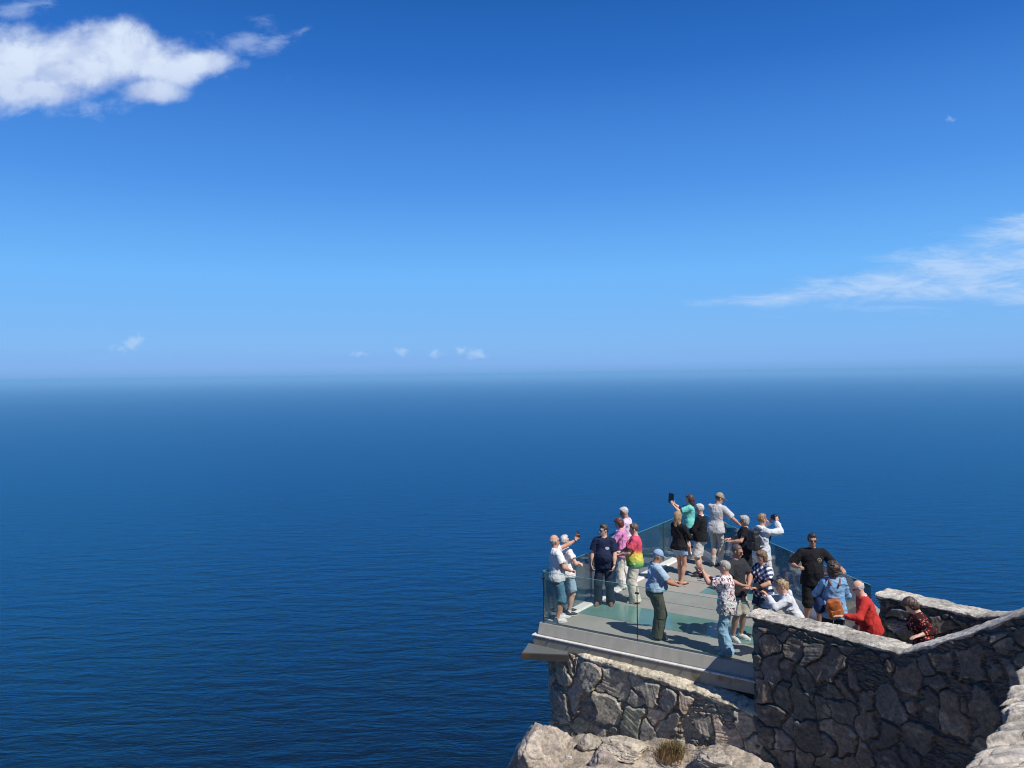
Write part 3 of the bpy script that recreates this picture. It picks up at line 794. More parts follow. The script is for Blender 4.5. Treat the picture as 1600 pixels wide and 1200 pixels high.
g0 = Vector((h1.x, h1.y)); sheet('glass_floor', [tuple(g0), tuple(g0+tAD*1.75), tuple(g0+tAD*1.75+tAB*.95), tuple(g0+tAB*.62+tAD*.0)], .005, m_fg, plat)
sm = MB()
for poly in (strip(.05, 4.6, 2.62, 2.632), strip(.5, 4.6, 4.45, 4.462), strip(1.2, 3.6, 6.1, 6.112)):
    k0 = len(sm.v); sm.v += [Vector((x, y, .004)) for x, y in poly]; sm.f.append([k0, k0+1, k0+2, k0+3])
sm.build('joint', plain((.12, .115, .10), .9), plat)
# near edge: sloping metal shoe, pale ledge, stained fascia
L0, L1 = -.02, 4.30
pA, pD = onAD(L0, 0), onAD(4.32, 0)
mb = MB(); mb.sweep([(-.05, .03), (.025, .03), (.10, -.165), (.10, -.185), (-.05, -.185)], onAD(-.06, 0), pD); mb.build('edge_channel', M_ALU, plat, .006)
mb = MB(); mb.sweep([(-.02, -.187), (.152, -.187), (.160, -.195), (.160, -.215), (-.02, -.215)], onAD(-.16, 0), pD); mb.build('ledge', M_LEDGE, plat, .004)
mb = MB(); mb.sweep([(.0, -.217), (.151, -.217), (.146, -.42), (.0, -.42)], onAD(-.13, 0), pD); mb.build('fascia', M_FASC, plat)
for i in range(9):
    pp = Aq + tAD*(.25+i*.46) + nAD*.160
    fb = MB(); fb.box((pp.x, pp.y, -.205), (.022, .022, .022)); fb.build('bolt', M_ALU, plat)
# the two outer edges
mb = MB(); mb.sweep([(-.06, -.30), (-.06, .035), (.20, .035), (.24, .002), (.24, -.02), (.05, -.30)][::-1], tuple(Aq), tuple(Bq)); mb.build('edge_channel', M_LEDGE, plat, .006)
mb = MB(); mb.sweep([(-.06, -.30), (-.06, .035), (.18, .035), (.22, .002), (.22, -.02), (.05, -.30)][::-1], tuple(Bq), tuple(E2)); mb.build('edge_channel', M_LEDGE, plat, .006)
# steel beams that carry it
mb = MB(); c0 = at(811, 1021, -.40); d0 = at(836, 1003, -.40)
ax = (Vector((1, -.16))).normalized(); ay = Vector((-ax.y, ax.x))
p0 = Vector((c0.x, c0.y))+ax*.05
quad = [p0, p0+ax*.9, p0+ax*.9+ay*.62, p0+ay*.62+ax*.06]
mb.prism([tuple(v_) for v_ in quad], -.52, -.40)
bm_ = mb.build('support_beam', M_RUST, plat)
mb = MB(); mb.prism([tuple(p0+ax*.01+ay*.02), tuple(p0+ax*.88+ay*.02), tuple(p0+ax*.88+ay*.60), tuple(p0+ay*.60+ax*.07)], -.398, -.385); mb.build('beam_cover', plain((.115, .125, .118), .6), plat)
for t_ in (2.6, 4.8):
    mb = MB(); mb.sweep([(0, -.52), (0, -.26), (.18, -.26), (.18, -.52)], tuple(Aq+tAB*t_-nAB*.1), tuple(Aq+tAB*t_-nAB*.1+tAD*(3.6-t_*.25))); mb.build('support_beam', M_RUST, plat)

# glass balustrades
def railing(label, p0, p1, cuts, h=1.05, clamp=True, z0=.03, off_=0.0, last_gap=0):
    p0 = Vector(p0); p1 = Vector(p1); t = (p1-p0); L = t.length; t.normalize(); n = Vector((-t.y, t.x))
    r_ = empty('glass_railing', (p0.x, p0.y, 0)); tag(r_, label, 'railing', 'glass railings round the platform')
    ang = math.atan2(t.y, t.x); Mz = Matrix.Rotation(ang, 3, 'Z')
    ed = [0]+list(cuts)+[L]
    for a, c in zip(ed[:-1], ed[1:]):
        m = (a+c)/2; w_ = c-a-.014
        mb = MB(); q = t*m; mb.box((q.x, q.y, z0+(h-z0)/2), (w_, .016, h-z0), Mz)
        pane = mb.build('pane', m_gl, r_)
        mb = MB(); mb.box((q.x, q.y, h+.002), (w_, .018, .004), Mz); mb.build('edge', m_ge, pane)
    for a in ed[:-1] if clamp else ed[1:-1]:
        mb = MB(); q = t*(a if a else .004); mb.box((q.x, q.y, z0+(h-z0)/2), (.010, .020, h-z0), Mz); mb.build('joint_strip', M_SEAL, r_)
        if clamp:
            mb = MB(); mb.box((q.x, q.y, h-.13), (.075, .04, .03), Mz); mb.build('clamp', M_SEAL, r_, .004)
    return r_
railing('clear glass railing along the near edge above the stained ledge', onAD(.02, 0), onAD(4.22, 0), [2.03])
railing('glass railing down the left seaward edge behind the navy shirted man', tuple(Aq+tAB*.03), tuple(Bq-tAB*.05), [1.95, 3.9, 5.8], clamp=False)
railing('glass railing down the right edge behind the man with outstretched arms', tuple(Bq+(E2-Bq).normalized()*.05), tuple(E2), [1.9, 3.9, 5.9], clamp=False)

# walkway and steps between the two parapets
pth = [(4.95, 13.198), (4.302, 12.748), (back1[1][0]-.1, back1[1][1]-.1), (back1[4][0]-.1, back1[4][1]-.1), (W3[3][0], W3[3][1]), (W3[0][0], W3[0][1]), tuple(E2-Vector((.002, .002)))]
me = mesh_poly('path', [(x, y, -.004) for x, y in pth], [tuple(range(len(pth)))]); tag(obj('path', me, m_deck), kind='structure')
st = MB(); dS = Vector((.61, -.79)); wS = Vector((.79, .61)); o0 = Vector(back1[4])+dS*.1-wS*.1
for i in range(12):
    a = o0+dS*.30*i; pts = [a, a+dS*.30, a+dS*.30+wS*2.0, a+wS*2.0]
    st.prism([tuple(x) for x in pts], -.3, .17*(i+1))
so_ = st.build('stone_steps', m_deck); tag(so_, 'flight of stone steps climbing between the two rubble parapets', 'steps')

# two seabirds far off in front of the cloud
def bird(px, py, d, label, yaw):
    p = at_d(px, py, d); mbd = MB()
    r_ = empty('seabird', p, yaw); tag(r_, label, 'bird', 'gulls gliding before the cloud')
    mbd.tube([(0, -.25, 0), (0, -.12, .01), (0, .1, .02), (0, .22, .03), (0, .28, .02)], [.02, .07, .09, .05, .015], 8); mbd.build('body', plain((.03, .03, .035), .8), r_, 0, True)
    for s in (-1, 1):
        wg = MB(); V_ = [(s*.04, .12, .02), (s*.35, .16, .12), (s*.75, -.02, .05), (s*.35, -.02, .11), (s*.04, -.10, .02)]
        k0 = 0; wg.v = [Vector(x) for x in V_]+[Vector((x[0], x[1], x[2]-.015)) for x in V_]
        wg.f = [[0, 1, 3, 4], [1, 2, 3], [9, 8, 6, 5], [8, 7, 6], [0, 5, 6, 1], [1, 6, 7, 2], [2, 7, 8, 3], [3, 8, 9, 4], [4, 9, 5, 0]]
        wg.build('wing', plain((.03, .03, .035), .8), r_)
bird(118, 124, 520, 'left of the two tiny dark birds gliding before the white cloud', .3)
bird(171, 124, 520, 'right of the two tiny dark birds gliding before the white cloud', -.4)
# ------------------------------------------------------------------ people: implicit bodies meshed once each
def arr(*a): return np.array(a, np.float64)
def rotm(yaw=0, pitch=0, roll=0):
    """yaw about z (left +), pitch forward (nod), roll to the right"""
    return np.array(Matrix.Rotation(yaw, 3, 'Z') @ Matrix.Rotation(-pitch, 3, 'X') @ Matrix.Rotation(roll, 3, 'Y'))
class Cap:
    def __init__(s, a, b, ra, rb=None, k=.03, end=False, start=False, flat=None):
        s.a = np.array(a, float); s.b = np.array(b, float); s.ra = ra; s.rb = ra if rb is None else rb; s.k = k; s.end = end; s.start = start
    def box(s, pad):
        r = max(s.ra, s.rb)+pad
        return np.minimum(s.a, s.b)-r, np.maximum(s.a, s.b)+r
    def ev(s, x, y, z):
        ba = s.b-s.a; l2 = max(ba@ba, 1e-9)
        px, py, pz = x-s.a[0], y-s.a[1], z-s.a[2]
        tr_ = (px*ba[0]+py*ba[1]+pz*ba[2])/l2; t = np.clip(tr_, 0, 1)
        d = np.sqrt((px-t*ba[0])**2+(py-t*ba[1])**2+(pz-t*ba[2])**2)-(s.ra+(s.rb-s.ra)*t)
        L = math.sqrt(l2)
        if s.end: d = np.maximum(d, (tr_-1)*L)
        if s.start: d = np.maximum(d, -tr_*L)
        return d
class Ell:
    def __init__(s, c, r, Rm=None, k=.03):
        s.c = np.array(c, float); s.r = np.array(r, float); s.R = np.eye(3) if Rm is None else np.array(Rm); s.k = k
    def box(s, pad):
        e = np.sqrt(((s.R*s.r[None, :])**2).sum(1))+pad
        return s.c-e, s.c+e
    def ev(s, x, y, z):
        px, py, pz = x-s.c[0], y-s.c[1], z-s.c[2]
        q = [px*s.R[0, i]+py*s.R[1, i]+pz*s.R[2, i] for i in range(3)]
        k0 = np.sqrt(sum((q[i]/s.r[i])**2 for i in range(3))); k1 = np.sqrt(sum((q[i]/s.r[i]**2)**2 for i in range(3)))
        return k0*(k0-1)/np.maximum(k1, 1e-6)
class RBox:
    def __init__(s, c, hsz, r, Rm=None, k=.02):
        s.c = np.array(c, float); s.h = np.array(hsz, float); s.rr = r; s.R = np.eye(3) if Rm is None else np.array(Rm); s.k = k
    def box(s, pad):
        e = (np.abs(s.R)*s.h[None, :]).sum(1)+pad
        return s.c-e, s.c+e
    def ev(s, x, y, z):
        px, py, pz = x-s.c[0], y-s.c[1], z-s.c[2]
        q = [np.abs(px*s.R[0, i]+py*s.R[1, i]+pz*s.R[2, i])-(s.h[i]-s.rr) for i in range(3)]
        out = np.sqrt(sum(np.maximum(a, 0)**2 for a in q))
        return out+np.minimum(np.maximum(np.maximum(q[0], q[1]), q[2]), 0)-s.rr
def smin(a, b, k):
    if k <= 0: return np.minimum(a, b)
    h = np.maximum(k-np.abs(a-b), 0)/k
    return np.minimum(a, b)-h*h*k*.25
def field(groups, h, noise=None, pad=.02, joink=.02):
    """groups: list of (prims, [cut functions]); returns verts, quads"""
    lo = np.min([p.box(pad)[0] for g in groups for p in g[0]], 0); hi = np.max([p.box(pad)[1] for g in groups for p in g[0]], 0)
    n = np.ceil((hi-lo)/h).astype(int)+2
    ax = [(lo[i]+h*np.arange(n[i])).astype(np.float32) for i in range(3)]
    X, Y, Z = ax[0][:, None, None], ax[1][None, :, None], ax[2][None, None, :]
    tot = None
    for prims, cuts in groups:
        f = np.full(n, .12, np.float32)
        for p in prims:
            a, c = p.box(p.k+.045)
            i0 = np.maximum(np.floor((a-lo)/h).astype(int), 0); i1 = np.minimum(np.ceil((c-lo)/h).astype(int)+1, n)
            if (i1 <= i0).any(): continue
            sl_ = tuple(slice(i0[i], i1[i]) for i in range(3))
            d = p.ev(ax[0][sl_[0]][:, None, None], ax[1][sl_[1]][None, :, None], ax[2][sl_[2]][None, None, :]).astype(np.float32)
            f[sl_] = smin(f[sl_], d, p.k)
        for c in cuts: f = np.maximum(f, c(X, Y, Z).astype(np.float32))
        tot = f if tot is None else smin(tot, f, joink)
    f = tot
    if noise is not None:
        m = np.abs(f) < .04
        ii = np.nonzero(m)
        f[ii] += noise(ax[0][ii[0]], ax[1][ii[1]], ax[2][ii[2]]).astype(np.float32)
    f[0], f[-1] = .1, .1; f[:, 0], f[:, -1] = .1, .1; f[:, :, 0], f[:, :, -1] = .1, .1
    return nets(f, lo, h)
def nets(f, lo, h):
    ins = f < 0
    c8 = np.zeros(tuple(np.array(f.shape)-1), np.uint8)
    for a in (0, 1):
        for b in (0, 1):
            for c in (0, 1):
                c8 += ins[a:f.shape[0]-1+a, b:f.shape[1]-1+b, c:f.shape[2]-1+c]
    act = (c8 > 0) & (c8 < 8)
    I = np.stack(np.nonzero(act), 1)
    idx = np.full(act.shape, -1, np.int32); idx[I[:, 0], I[:, 1], I[:, 2]] = np.arange(len(I))
    acc = np.zeros((len(I), 3)); cnt = np.zeros(len(I))
    corners = [(a, b, c) for a in (0, 1) for b in (0, 1) for c in (0, 1)]
    val = {c: f[I[:, 0]+c[0], I[:, 1]+c[1], I[:, 2]+c[2]] for c in corners}
    for c in corners:
        for d in range(3):
            if c[d] == 0:
                e = list(c); e[d] = 1; e = tuple(e)
                va, vb = val[c], val[e]; m = (va < 0) != (vb < 0)
                t = np.where(m, va/np.where(m, va-vb, 1), 0)
                p = np.repeat(np.array(c, float)[None], len(I), 0); p[:, d] += t
                acc += p*m[:, None]; cnt += m
    V = (I+acc/cnt[:, None])*h+lo
    quads = []
    for d in range(3):
        s0 = [slice(1, -1)]*3; s0[d] = slice(0, -1)
        s1 = [slice(1, -1)]*3; s1[d] = slice(1, None)
        A = ins[tuple(s0)]; B = ins[tuple(s1)]
        J = np.stack(np.nonzero(A != B), 1)+np.array([0 if i == d else 1 for i in range(3)])
        flip = A[A != B]
        u, v = [(1, 2), (2, 0), (0, 1)][d]
        def g(du, dv):
            K = J.copy(); K[:, u] -= du; K[:, v] -= dv
            return idx[K[:, 0], K[:, 1], K[:, 2]]
        q = np.stack([g(1, 1), g(0, 1), g(0, 0), g(1, 0)], 1)
        q[~flip] = q[~flip][:, ::-1]
        quads.append(q)
    Q = np.concatenate(quads); Q = Q[(Q >= 0).all(1)]
    return V.astype(np.float32), Q

def wrinkle(amp=.004, seed=0, sc=(13, 13, 8)):
    def f(x, y, z):
        wx = .05*vnoise(x*6, y*6, z*6, seed+50)
        return amp*fbm(x*sc[0]+wx*20, y*sc[1], z*sc[2]+wx*30, 3, seed)
    return f
def folds(amp, seed):
    """cloth: soft lumps plus sharper diagonal folds"""
    def f(x, y, z):
        w_ = vnoise(x*5, y*5, z*4, seed+51)
        r1 = np.abs(vnoise(x*7+z*5+w_*1.5, y*7-z*3, z*6, seed+3)); r2 = np.abs(vnoise(x*12-z*6, y*12+w_*2, z*9+x*5, seed+7))
        return amp*(fbm(x*11, y*11, z*7, 2, seed)-1.1*np.exp(-r1*9)-.6*np.exp(-r2*9)+.6)
    return f

def ik(a, t, l1, l2, pole):
    a = np.array(a, float); t = np.array(t, float); d = t-a; L = np.linalg.norm(d)
    if L > (l1+l2)*.995: t = a+d/L*(l1+l2)*.995; d = t-a; L = np.linalg.norm(d)
    u = d/L; p = np.array(pole, float); p = p-u*(p@u); p /= max(np.linalg.norm(p), 1e-6)
    x = (l1*l1-l2*l2+L*L)/(2*L); y = math.sqrt(max(l1*l1-x*x, 0))
    return a+u*x+p*y, t

SKIN = (.56, .33, .235); SKIN_P = (.64, .42, .32); SKIN_T = (.44, .245, .16)
M_WHITE = plain((.75, .75, .74), .5); M_EYE = plain((.05, .03, .025), .3); M_LIP = plain((.42, .16, .13), .5); M_DARK = plain((.018, .018, .02), .35)

def person(label, pos, face, H=1.72, skin=SKIN, w=1.0, g=1.0, belly=0.0, bust=0.0, hips=1.0, lean=0.0, side=0.0,
           armR=None, armL=None, feet=((.105, .0), (-.105, .0)), headyaw=0.0, nod=0.0, tilt=0.0, hair=('short', (.1, .06, .04), (.2, .13, .08)),
           top=None, bottom=None, shoes=None, socks=None, extras=(), hipshift=(0, 0, 0), h=.0095, seed=0, group='visitors on the glass platform'):
    """local frame: +y forward, +x the person's right, z up. armR/armL: (hand target, elbow pole, finger direction, curl)"""
    s = H/1.74; sd = seed or (abs(hash(label)) % 1000 if False else int(pos[0]*131+pos[1]*77) % 997)
    hs_ = np.array(hipshift, float)
    TR = rotm(0, lean, side); piv = arr(0, 0, .96)*s
    def T(p): return TR@(np.array(p, float)*s-piv)+piv+hs_
    def D(p): return np.array(p, float)*s+hs_
    L = {}
    # legs
    legs = []; ank = []
    for sgn, fp in ((1, feet[0]), (-1, feet[1])):
        hip = D((sgn*.088*hips, 0, .90)); an = arr(fp[0]*s, fp[1]*s, (fp[2] if len(fp) > 2 else 0)+.085*s)
        kn, an = ik(hip, an, .425*s, .41*s, (sgn*.12, 1, 0)); yawf = sgn*-.18
        dirf = arr(-math.sin(yawf), math.cos(yawf), 0)
        legs.append((hip, kn, an, dirf))
    # arms
    sh_w = .178*w
    arms = []
    for sgn, A in ((1, armR), (-1, armL)):
        sh = T((sgn*sh_w, -.005, 1.405))
        if A is None: A = (None, None, None, .35)
        tgt, pole, fd, curl = (list(A)+[None]*4)[:4]
        if tgt is None: tgt = sh+arr(sgn*.07, .06, -.52)*s
        if pole is None: pole = (sgn*.35, -1, -.15)
        el, wr = ik(sh, tgt, .285*s, .25*s, pole)
        fd = (wr-el) if fd is None else np.array(fd, float); fd = fd/np.linalg.norm(fd)
        arms.append((sgn, sh, el, wr, fd, .3 if curl is None else curl))
    RH = TR@rotm(headyaw, nod, tilt); neck0 = T((0, -.012, 1.45)); hb = T((0, .0, 1.535))
    def Hd(p): return hb+RH@(np.array(p, float)*s)
    torso = [Ell(D((0, 0, .955)), arr(.160*hips, .112*g, .115)*s, TR, .05),
             Ell(D((.078*hips, -.045, .90)), arr(.088*hips, .092*g, .10)*s, None, .05), Ell(D((-.078*hips, -.045, .90)), arr(.088*hips, .092*g, .10)*s, None, .05),
             Ell(T((0, .004, 1.10)), arr(.142*g, .104*g, .16)*s, TR, .06), Ell(T((0, -.004, 1.28)), arr(.160*w, .112*g, .19)*s, TR, .06),
             Cap(T((-.135*w, -.008, 1.395)), T((.135*w, -.008, 1.395)), .066*s, .066*s, .05)]
    if belly: torso.append(Ell(T((0, .055+belly*.5, 1.07)), arr(.135*g, .085+belly*.6, .155)*s, TR, .06))
    if bust:
        for q in (-1, 1): torso.append(Ell(T((q*.072, .085*g, 1.275)), arr(.072, .06, .07)*s*(.85+bust*.3), TR, .05))
    neck = [Cap(T((0, -.016, 1.41)), T((0, -.012, 1.475)), .082*s, .060*s, .05), Cap(neck0, hb+RH@arr(0, -.012, .05)*s, .057*s*(g*.4+.6), .052*s, .03)]
    head = [Ell(Hd((0, -.012, .135)), arr(.074, .094, .094)*s, RH, .03), Ell(Hd((0, .028, .070)), arr(.058, .062, .082)*s, RH, .04),
            Ell(Hd((0, .070, .012)), arr(.026, .022, .020)*s, RH, .025), Cap(Hd((0, .086, .112)), Hd((0, .108, .076)), .009*s, .0145*s, .014),
            Ell(Hd((0, .080, .130)), arr(.048, .014, .010)*s, RH, .015), Ell(Hd((0, .086, .042)), arr(.024, .012, .012)*s, RH, .012)]
    for q in (-1, 1): head.append(Ell(Hd((q*.077, -.008, .095)), arr(.010, .022, .032)*s, RH@rotm(-q*.3), .008))
    ap, hp = [], []
    for sgn, sh, el, wr, fd, curl in arms:
        gg = .55+.45*g
        ap += [Cap(sh, el, .052*s*gg, .041*s*gg, .035), Cap(el, wr, .041*s*gg, .027*s, .02), Ell(el*.66+wr*.34, arr(.041, .041, .075)*s*gg, _basis(wr-el), .03)]
        up_ = np.cross(fd, arr(0, 0, 1)); 
        if np.linalg.norm(up_) < .2: up_ = np.cross(fd, arr(0, 1, 0))
        lat = up_/np.linalg.norm(up_); nrm = np.cross(lat, fd)
        if abs(fd[2]) > .8:      # hanging or raised hand: palm faces the body, thumb forward
            lat = arr(0, 1, 0)-fd*fd[1]; lat /= np.linalg.norm(lat); nrm = np.cross(lat, fd)
        B = np.stack([lat, fd, nrm], 1)
        palm_n = nrm if nrm@((arr(0, .1, 1.0)*s)-wr) > 0 and abs(fd[2]) > .8 else -nrm
        th = -sgn if abs(fd[2]) <= .8 else 1
        hp.append(Ell(wr+fd*.045*s, arr(.041, .055, .017)*s, B, .012))
        for fi, (o_, ln) in enumerate(((-.030, .062), (-.010, .074), (.011, .078), (.031, .068))):
            if th < 0: o_ = -o_
            o_ = o_*1; b0 = wr+fd*.086*s+lat*o_*s
            d1 = fd*math.cos(curl)+palm_n*math.sin(curl); d2 = fd*math.cos(curl*2.3)+palm_n*math.sin(curl*2.3)
            m_ = b0+d1*ln*.55*s; hp += [Cap(b0-fd*.012*s, m_, .0100*s, .0092*s, .005), Cap(m_, m_+d2*ln*.5*s, .0092*s, .0082*s, .004)]
        t0 = wr+fd*.028*s+lat*th*.026*s; d1 = fd*.62+lat*th*.68+palm_n*.35; d1 /= np.linalg.norm(d1); d2 = fd*.85+lat*th*.3+palm_n*.4; d2 /= np.linalg.norm(d2)
        hp += [Cap(t0, t0+d1*.042*s, .0135*s, .0110*s, .010), Cap(t0+d1*.042*s, t0+d1*.042*s+d2*.03*s, .0108*s, .0088*s, .004)]
    lp = []
    for hip, kn, an, df_ in legs:
        gg = .5+.5*g
        lp += [Cap(hip, kn, .086*s*gg*(.5+.5*hips), .054*s*gg, .04), Cap(kn, an, .053*s*gg, .036*s, .03), Ell(kn*.68+an*.32-df_*.018*s, arr(.050, .052, .12)*s*gg, _basis(an-kn), .03)]
        hl = arr(an[0], an[1], an[2]-.045*s)
        lp += [Cap(an, hl-df_*.035*s, .036*s, .033*s, .02), Cap(hl, hl+df_*.12*s+arr(0, 0, -.008)*s, .036*s, .030*s, .02), Cap(hl+df_*.10*s+arr(0, 0, -.008)*s, hl+df_*.165*s+arr(0, 0, -.014)*s, .036*s, .024*s, .02)]
    V, Q = field([(torso+neck+head+ap+lp, []), (hp, [])], h, None, .02, .012)
    V[:, 2] = np.maximum(V[:, 2], .004)
    # eyes, brows and lips joined to the body mesh with their own materials
    ex = []
    def addell(c, r, mi):
        import bmesh
        bm = bmesh.new(); bmesh.ops.create_icosphere(bm, subdivisions=2, radius=1)
        P = np.array([v.co[:] for v in bm.verts]); F3 = np.array([[v.index for v in f.verts] for f in bm.faces]); bm.free()
        P = (P*(np.array(r)*s))@RH.T+Hd(c); ex.append((P, F3, mi))
    for q in (-1, 1):
        addell((q*.030, .0815, .104), (.0125, .007, .006), 1); addell((q*.030, .0865, .104), (.0062, .004, .0062), 2)
        addell((q*.031, .0925, .127), (.018, .0045, .0035), 4)
    addell((0, .0965, .043), (.022, .006, .0065), 3)
    root_rot = -R(face)
    mi = [0]*len(Q); VV = [V]; FF = [np.r_[Q.T, Q[:, 2:3].T*0].T[:, :4]] ; n0 = len(V)
    Qs = [Q]
    for P, F3, m_ in ex:
        Qs.append(np.c_[F3, F3[:, :1]*0]+n0); VV.append(P); n0 += len(P); mi += [m_]*len(F3)
    # triangles are stored as separate polygons: build mixed mesh
    body = mixed_mesh('person', np.concatenate(VV), Q, [(e[1], e[2]) for e in ex], len(V))
    hc = hair_mat(hair[1], hair[2])
    o = obj('person', body, [skin_mat(skin), M_WHITE, M_EYE, M_LIP, hc])
    o.location = (pos[0], pos[1], pos[2] if len(pos) > 2 else 0); o.rotation_euler = (0, 0, root_rot)
    tag(o, label, 'person', group)
    def child(name, groups, mats, hh=.010, noise=None, joink=.02):
        V, Q = field(groups, hh, noise, .03, joink)
        return obj(name, mesh_np(name, V, Q, True), mats, o)
    def inflate(ps, e, kk=None):
        r = []
        for p in ps:
            if isinstance(p, Ell): r.append(Ell(p.c, p.r+e, p.R, p.k))
            else: r.append(Cap(p.a, p.b, p.ra+e, p.rb+e, p.k, p.end, p.start))
        return r
    lz = lambda z0: (lambda X, Y, Z: z0-Z+0*X+0*Y)
    # --- top
    if top:
        kind = top.get('kind', 'tee'); e = top.get('e', .016); hem = top.get('hem', .84)*s+hs_[2]
        mt = top['mat']; body_p = inflate(torso, e)+[Cap(T((0, -.014, 1.40)), T((0, -.01, 1.462)), .088*s, .066*s, .04)]
        if top.get('dress'):
            body_p += [Cap(D((0, 0, .95)), arr(hs_[0]*.5, hs_[1]*.5, hem-.02), .15*s*hips, (.15+top['dress'])*s, .06)]
            body_p += [Cap(D((q*.06, 0, .95)), arr(q*.09, 0, hem-.02), .12*s*hips, (.11+top['dress']*.6)*s, .06) for q in (-1, 1)]
        else:
            for q in (-1, 1): body_p.append(Cap(D((q*.055*hips, .0, 1.0)), D((q*.062*hips, .0, top.get('hem', .84))), (.105*g+e)*s, (.108*g+e+.012)*s, .06))
            body_p.append(Ell(D((0, 0, top.get('hem', .84)+.05)), arr(.165*hips+e+.012, .118*g+e+.018, .15)*s, None, .05))
        grp = [(body_p, [lz(hem)])]
        slv = []
        for sgn, sh, el, wr, fd, curl in arms:
            gg = .55+.45*g
            sh2 = sh*.9+T((sgn*.09, 0, 1.38))*.1
            if kind == 'tee':
                fr_ = top.get('sleeve', .62); p = sh+(el-sh)*fr_
                slv.append(Cap(sh2, p, .060*s*gg+e*.6, .056*s*gg+e+.012, .03, True))
            elif kind == 'long':
                fr_ = top.get('sleeve', .96); p = el+(wr-el)*fr_
                slv.append(Cap(sh2, el, .058*s*gg+e*.6, .048*s*gg+e*.8, .03)); slv.append(Cap(el, p, .047*s*gg+e*.8, .032*s+e*.8, .02, True))
        if slv: grp.append((slv, []))
        ob = child('shirt' if not top.get('name') else top['name'], grp, mt, .0105, folds(top.get('wr', .007)*1.25, sd), .03)
        if top.get('collar'):
            c0 = T((0, -.012, 1.478)); ring = []
            tt_ = [2*math.pi*i/10 for i in range(11)]
            pts = [T((.066*math.cos(a)*1.0, -.012+.064*math.sin(a), 1.468-.022*math.sin(a))) for a in tt_]
            for a, b in zip(pts[:-1], pts[1:]): ring.append(Cap(a, b, top['collar'][1], top['collar'][1], .01))
            child('collar', [(ring, [])], top['collar'][0], .007)
        if top.get('hood'):
            hd = [Ell(T((0, -.085, 1.455)), arr(.115, .055, .075)*s, TR@rotm(0, -.4), .04), Cap(T((-.09, -.03, 1.475)), T((-.07, .05, 1.44)), .030*s, .02, .03), Cap(T((.09, -.03, 1.475)), T((.07, .05, 1.44)), .030*s, .02, .03)]
            child('hood', [(hd, [])], mt, .009, wrinkle(.006, sd+4))
        if top.get('emblem'):
            ec, er, em = top['emblem']
            ed = emblem_disc(V_surface(ob.data, T((ec[0], ec[1], ec[2])), TR@arr(0, 1, 0)), er, TR, em, o)
    # --- trousers, shorts
    if bottom:
        e = bottom.get('e', .013); wz = bottom.get('waist', 1.0)*s+hs_[2]; kind = bottom.get('kind', 'trousers'); fr_ = bottom.get('len', 1.0); fl_ = bottom.get('flare', .02)
        up_p = inflate(torso[:4], e); groups = [(up_p, [lambda X, Y, Z: Z-wz+0*X+0*Y])]; lgp = []
        for hip, kn, an, df_ in legs:
            gg = .5+.5*g; r0 = .088*s*gg*(.5+.5*hips)+e; rk = .056*s*gg+e
            if kind == 'shorts':
                if fr_ <= 1.0:
                    p = hip+(kn-hip)*fr_; lgp.append(Cap(hip, p, r0, r0*(1-fr_)+rk*fr_+fl_, .03, True))
                else:
                    p = kn+(an-kn)*(fr_-1); lgp.append(Cap(hip, kn, r0, rk+fl_*.7, .03)); lgp.append(Cap(kn, p, rk+fl_*.7, rk+fl_, .02, True))
            else:
                p = an+arr(0, 0, -.055*s); lgp.append(Cap(hip, kn, r0, rk+fl_*.4, .03)); lgp.append(Cap(kn, p, rk+fl_*.4, .05*s+e+fl_, .03, True))
        groups.append((lgp, []))
        child(bottom.get('name', 'shorts' if kind == 'shorts' else 'trousers'), groups, bottom['mat'], .0105, folds(bottom.get('wr', .007)*1.2, sd+2), .035)
        if bottom.get('belt'):
            bl = inflate(torso[:1]+torso[3:4], e+.012); zb = bottom['belt']*s+hs_[2]
            child('belt', [(bl, [lambda X, Y, Z: np.abs(Z-zb)-.019+0*X+0*Y])], M_DARK, .009)
    # --- shoes and socks
    if shoes:
        for hip, kn, an, df_ in legs:
            hl = arr(an[0], an[1], an[2]-.048*s); kind = shoes.get('kind', 'shoe')
            up_ = [Cap(hl-df_*.035*s+arr(0, 0, .012), hl+df_*.10*s, .043*s, .041*s, .03), Cap(hl+df_*.09*s, hl+df_*.175*s+arr(0, 0, -.012)*s, .044*s, .031*s, .03)]
            if kind == 'shoe': up_.append(Cap(hl+arr(0, 0, .02)-df_*.012*s, an-df_*.006*s+arr(0, 0, .005), .041*s, .043*s, .03))
            cuts = [lz(.006)]
            if kind == 'sandal': cuts.append(lambda X, Y, Z: Z-.045+0*X+0*Y)
            sh_ = child('shoe' if kind == 'shoe' else 'sandal', [(up_, cuts)], shoes['mat'], .008)
            if shoes.get('sole'):
                sl2 = inflate(up_[:2], .006)
                V2, Q2 = field([(sl2, [lz(.001), lambda X, Y, Z: Z-.026+0*X+0*Y])], .008, None, .02)
                obj('sole', mesh_np('sole', V2, Q2, True), shoes['sole'], sh_)
    if socks:
        for hip, kn, an, df_ in legs:
            p = an+(kn-an)*socks[1]; child('sock', [([Cap(an+arr(0, 0, -.02), p, .043*s, .045*s, .02, True)], [])], socks[0], .009)
    # --- hair
    def HQ(X, Y, Z):
        d = (X-hb[0], Y-hb[1], Z-hb[2])
        return [ (d[0]*RH[0, i]+d[1]*RH[1, i]+d[2]*RH[2, i])/s for i in range(3)]
    st_ = hair[0]
    skull = lambda e: Ell(Hd((0, -.012, .135)), (arr(.074, .094, .094)+e)*s, RH, .02)
    face_cut = lambda y0, z0: (lambda X, Y, Z: (lambda q: np.minimum(q[1]-y0, z0-q[2])*s)(HQ(X, Y, Z)))
    low_cut = lambda z0, sl_=0.0: (lambda X, Y, Z: (lambda q: (z0+sl_*q[1]-q[2])*s)(HQ(X, Y, Z)))
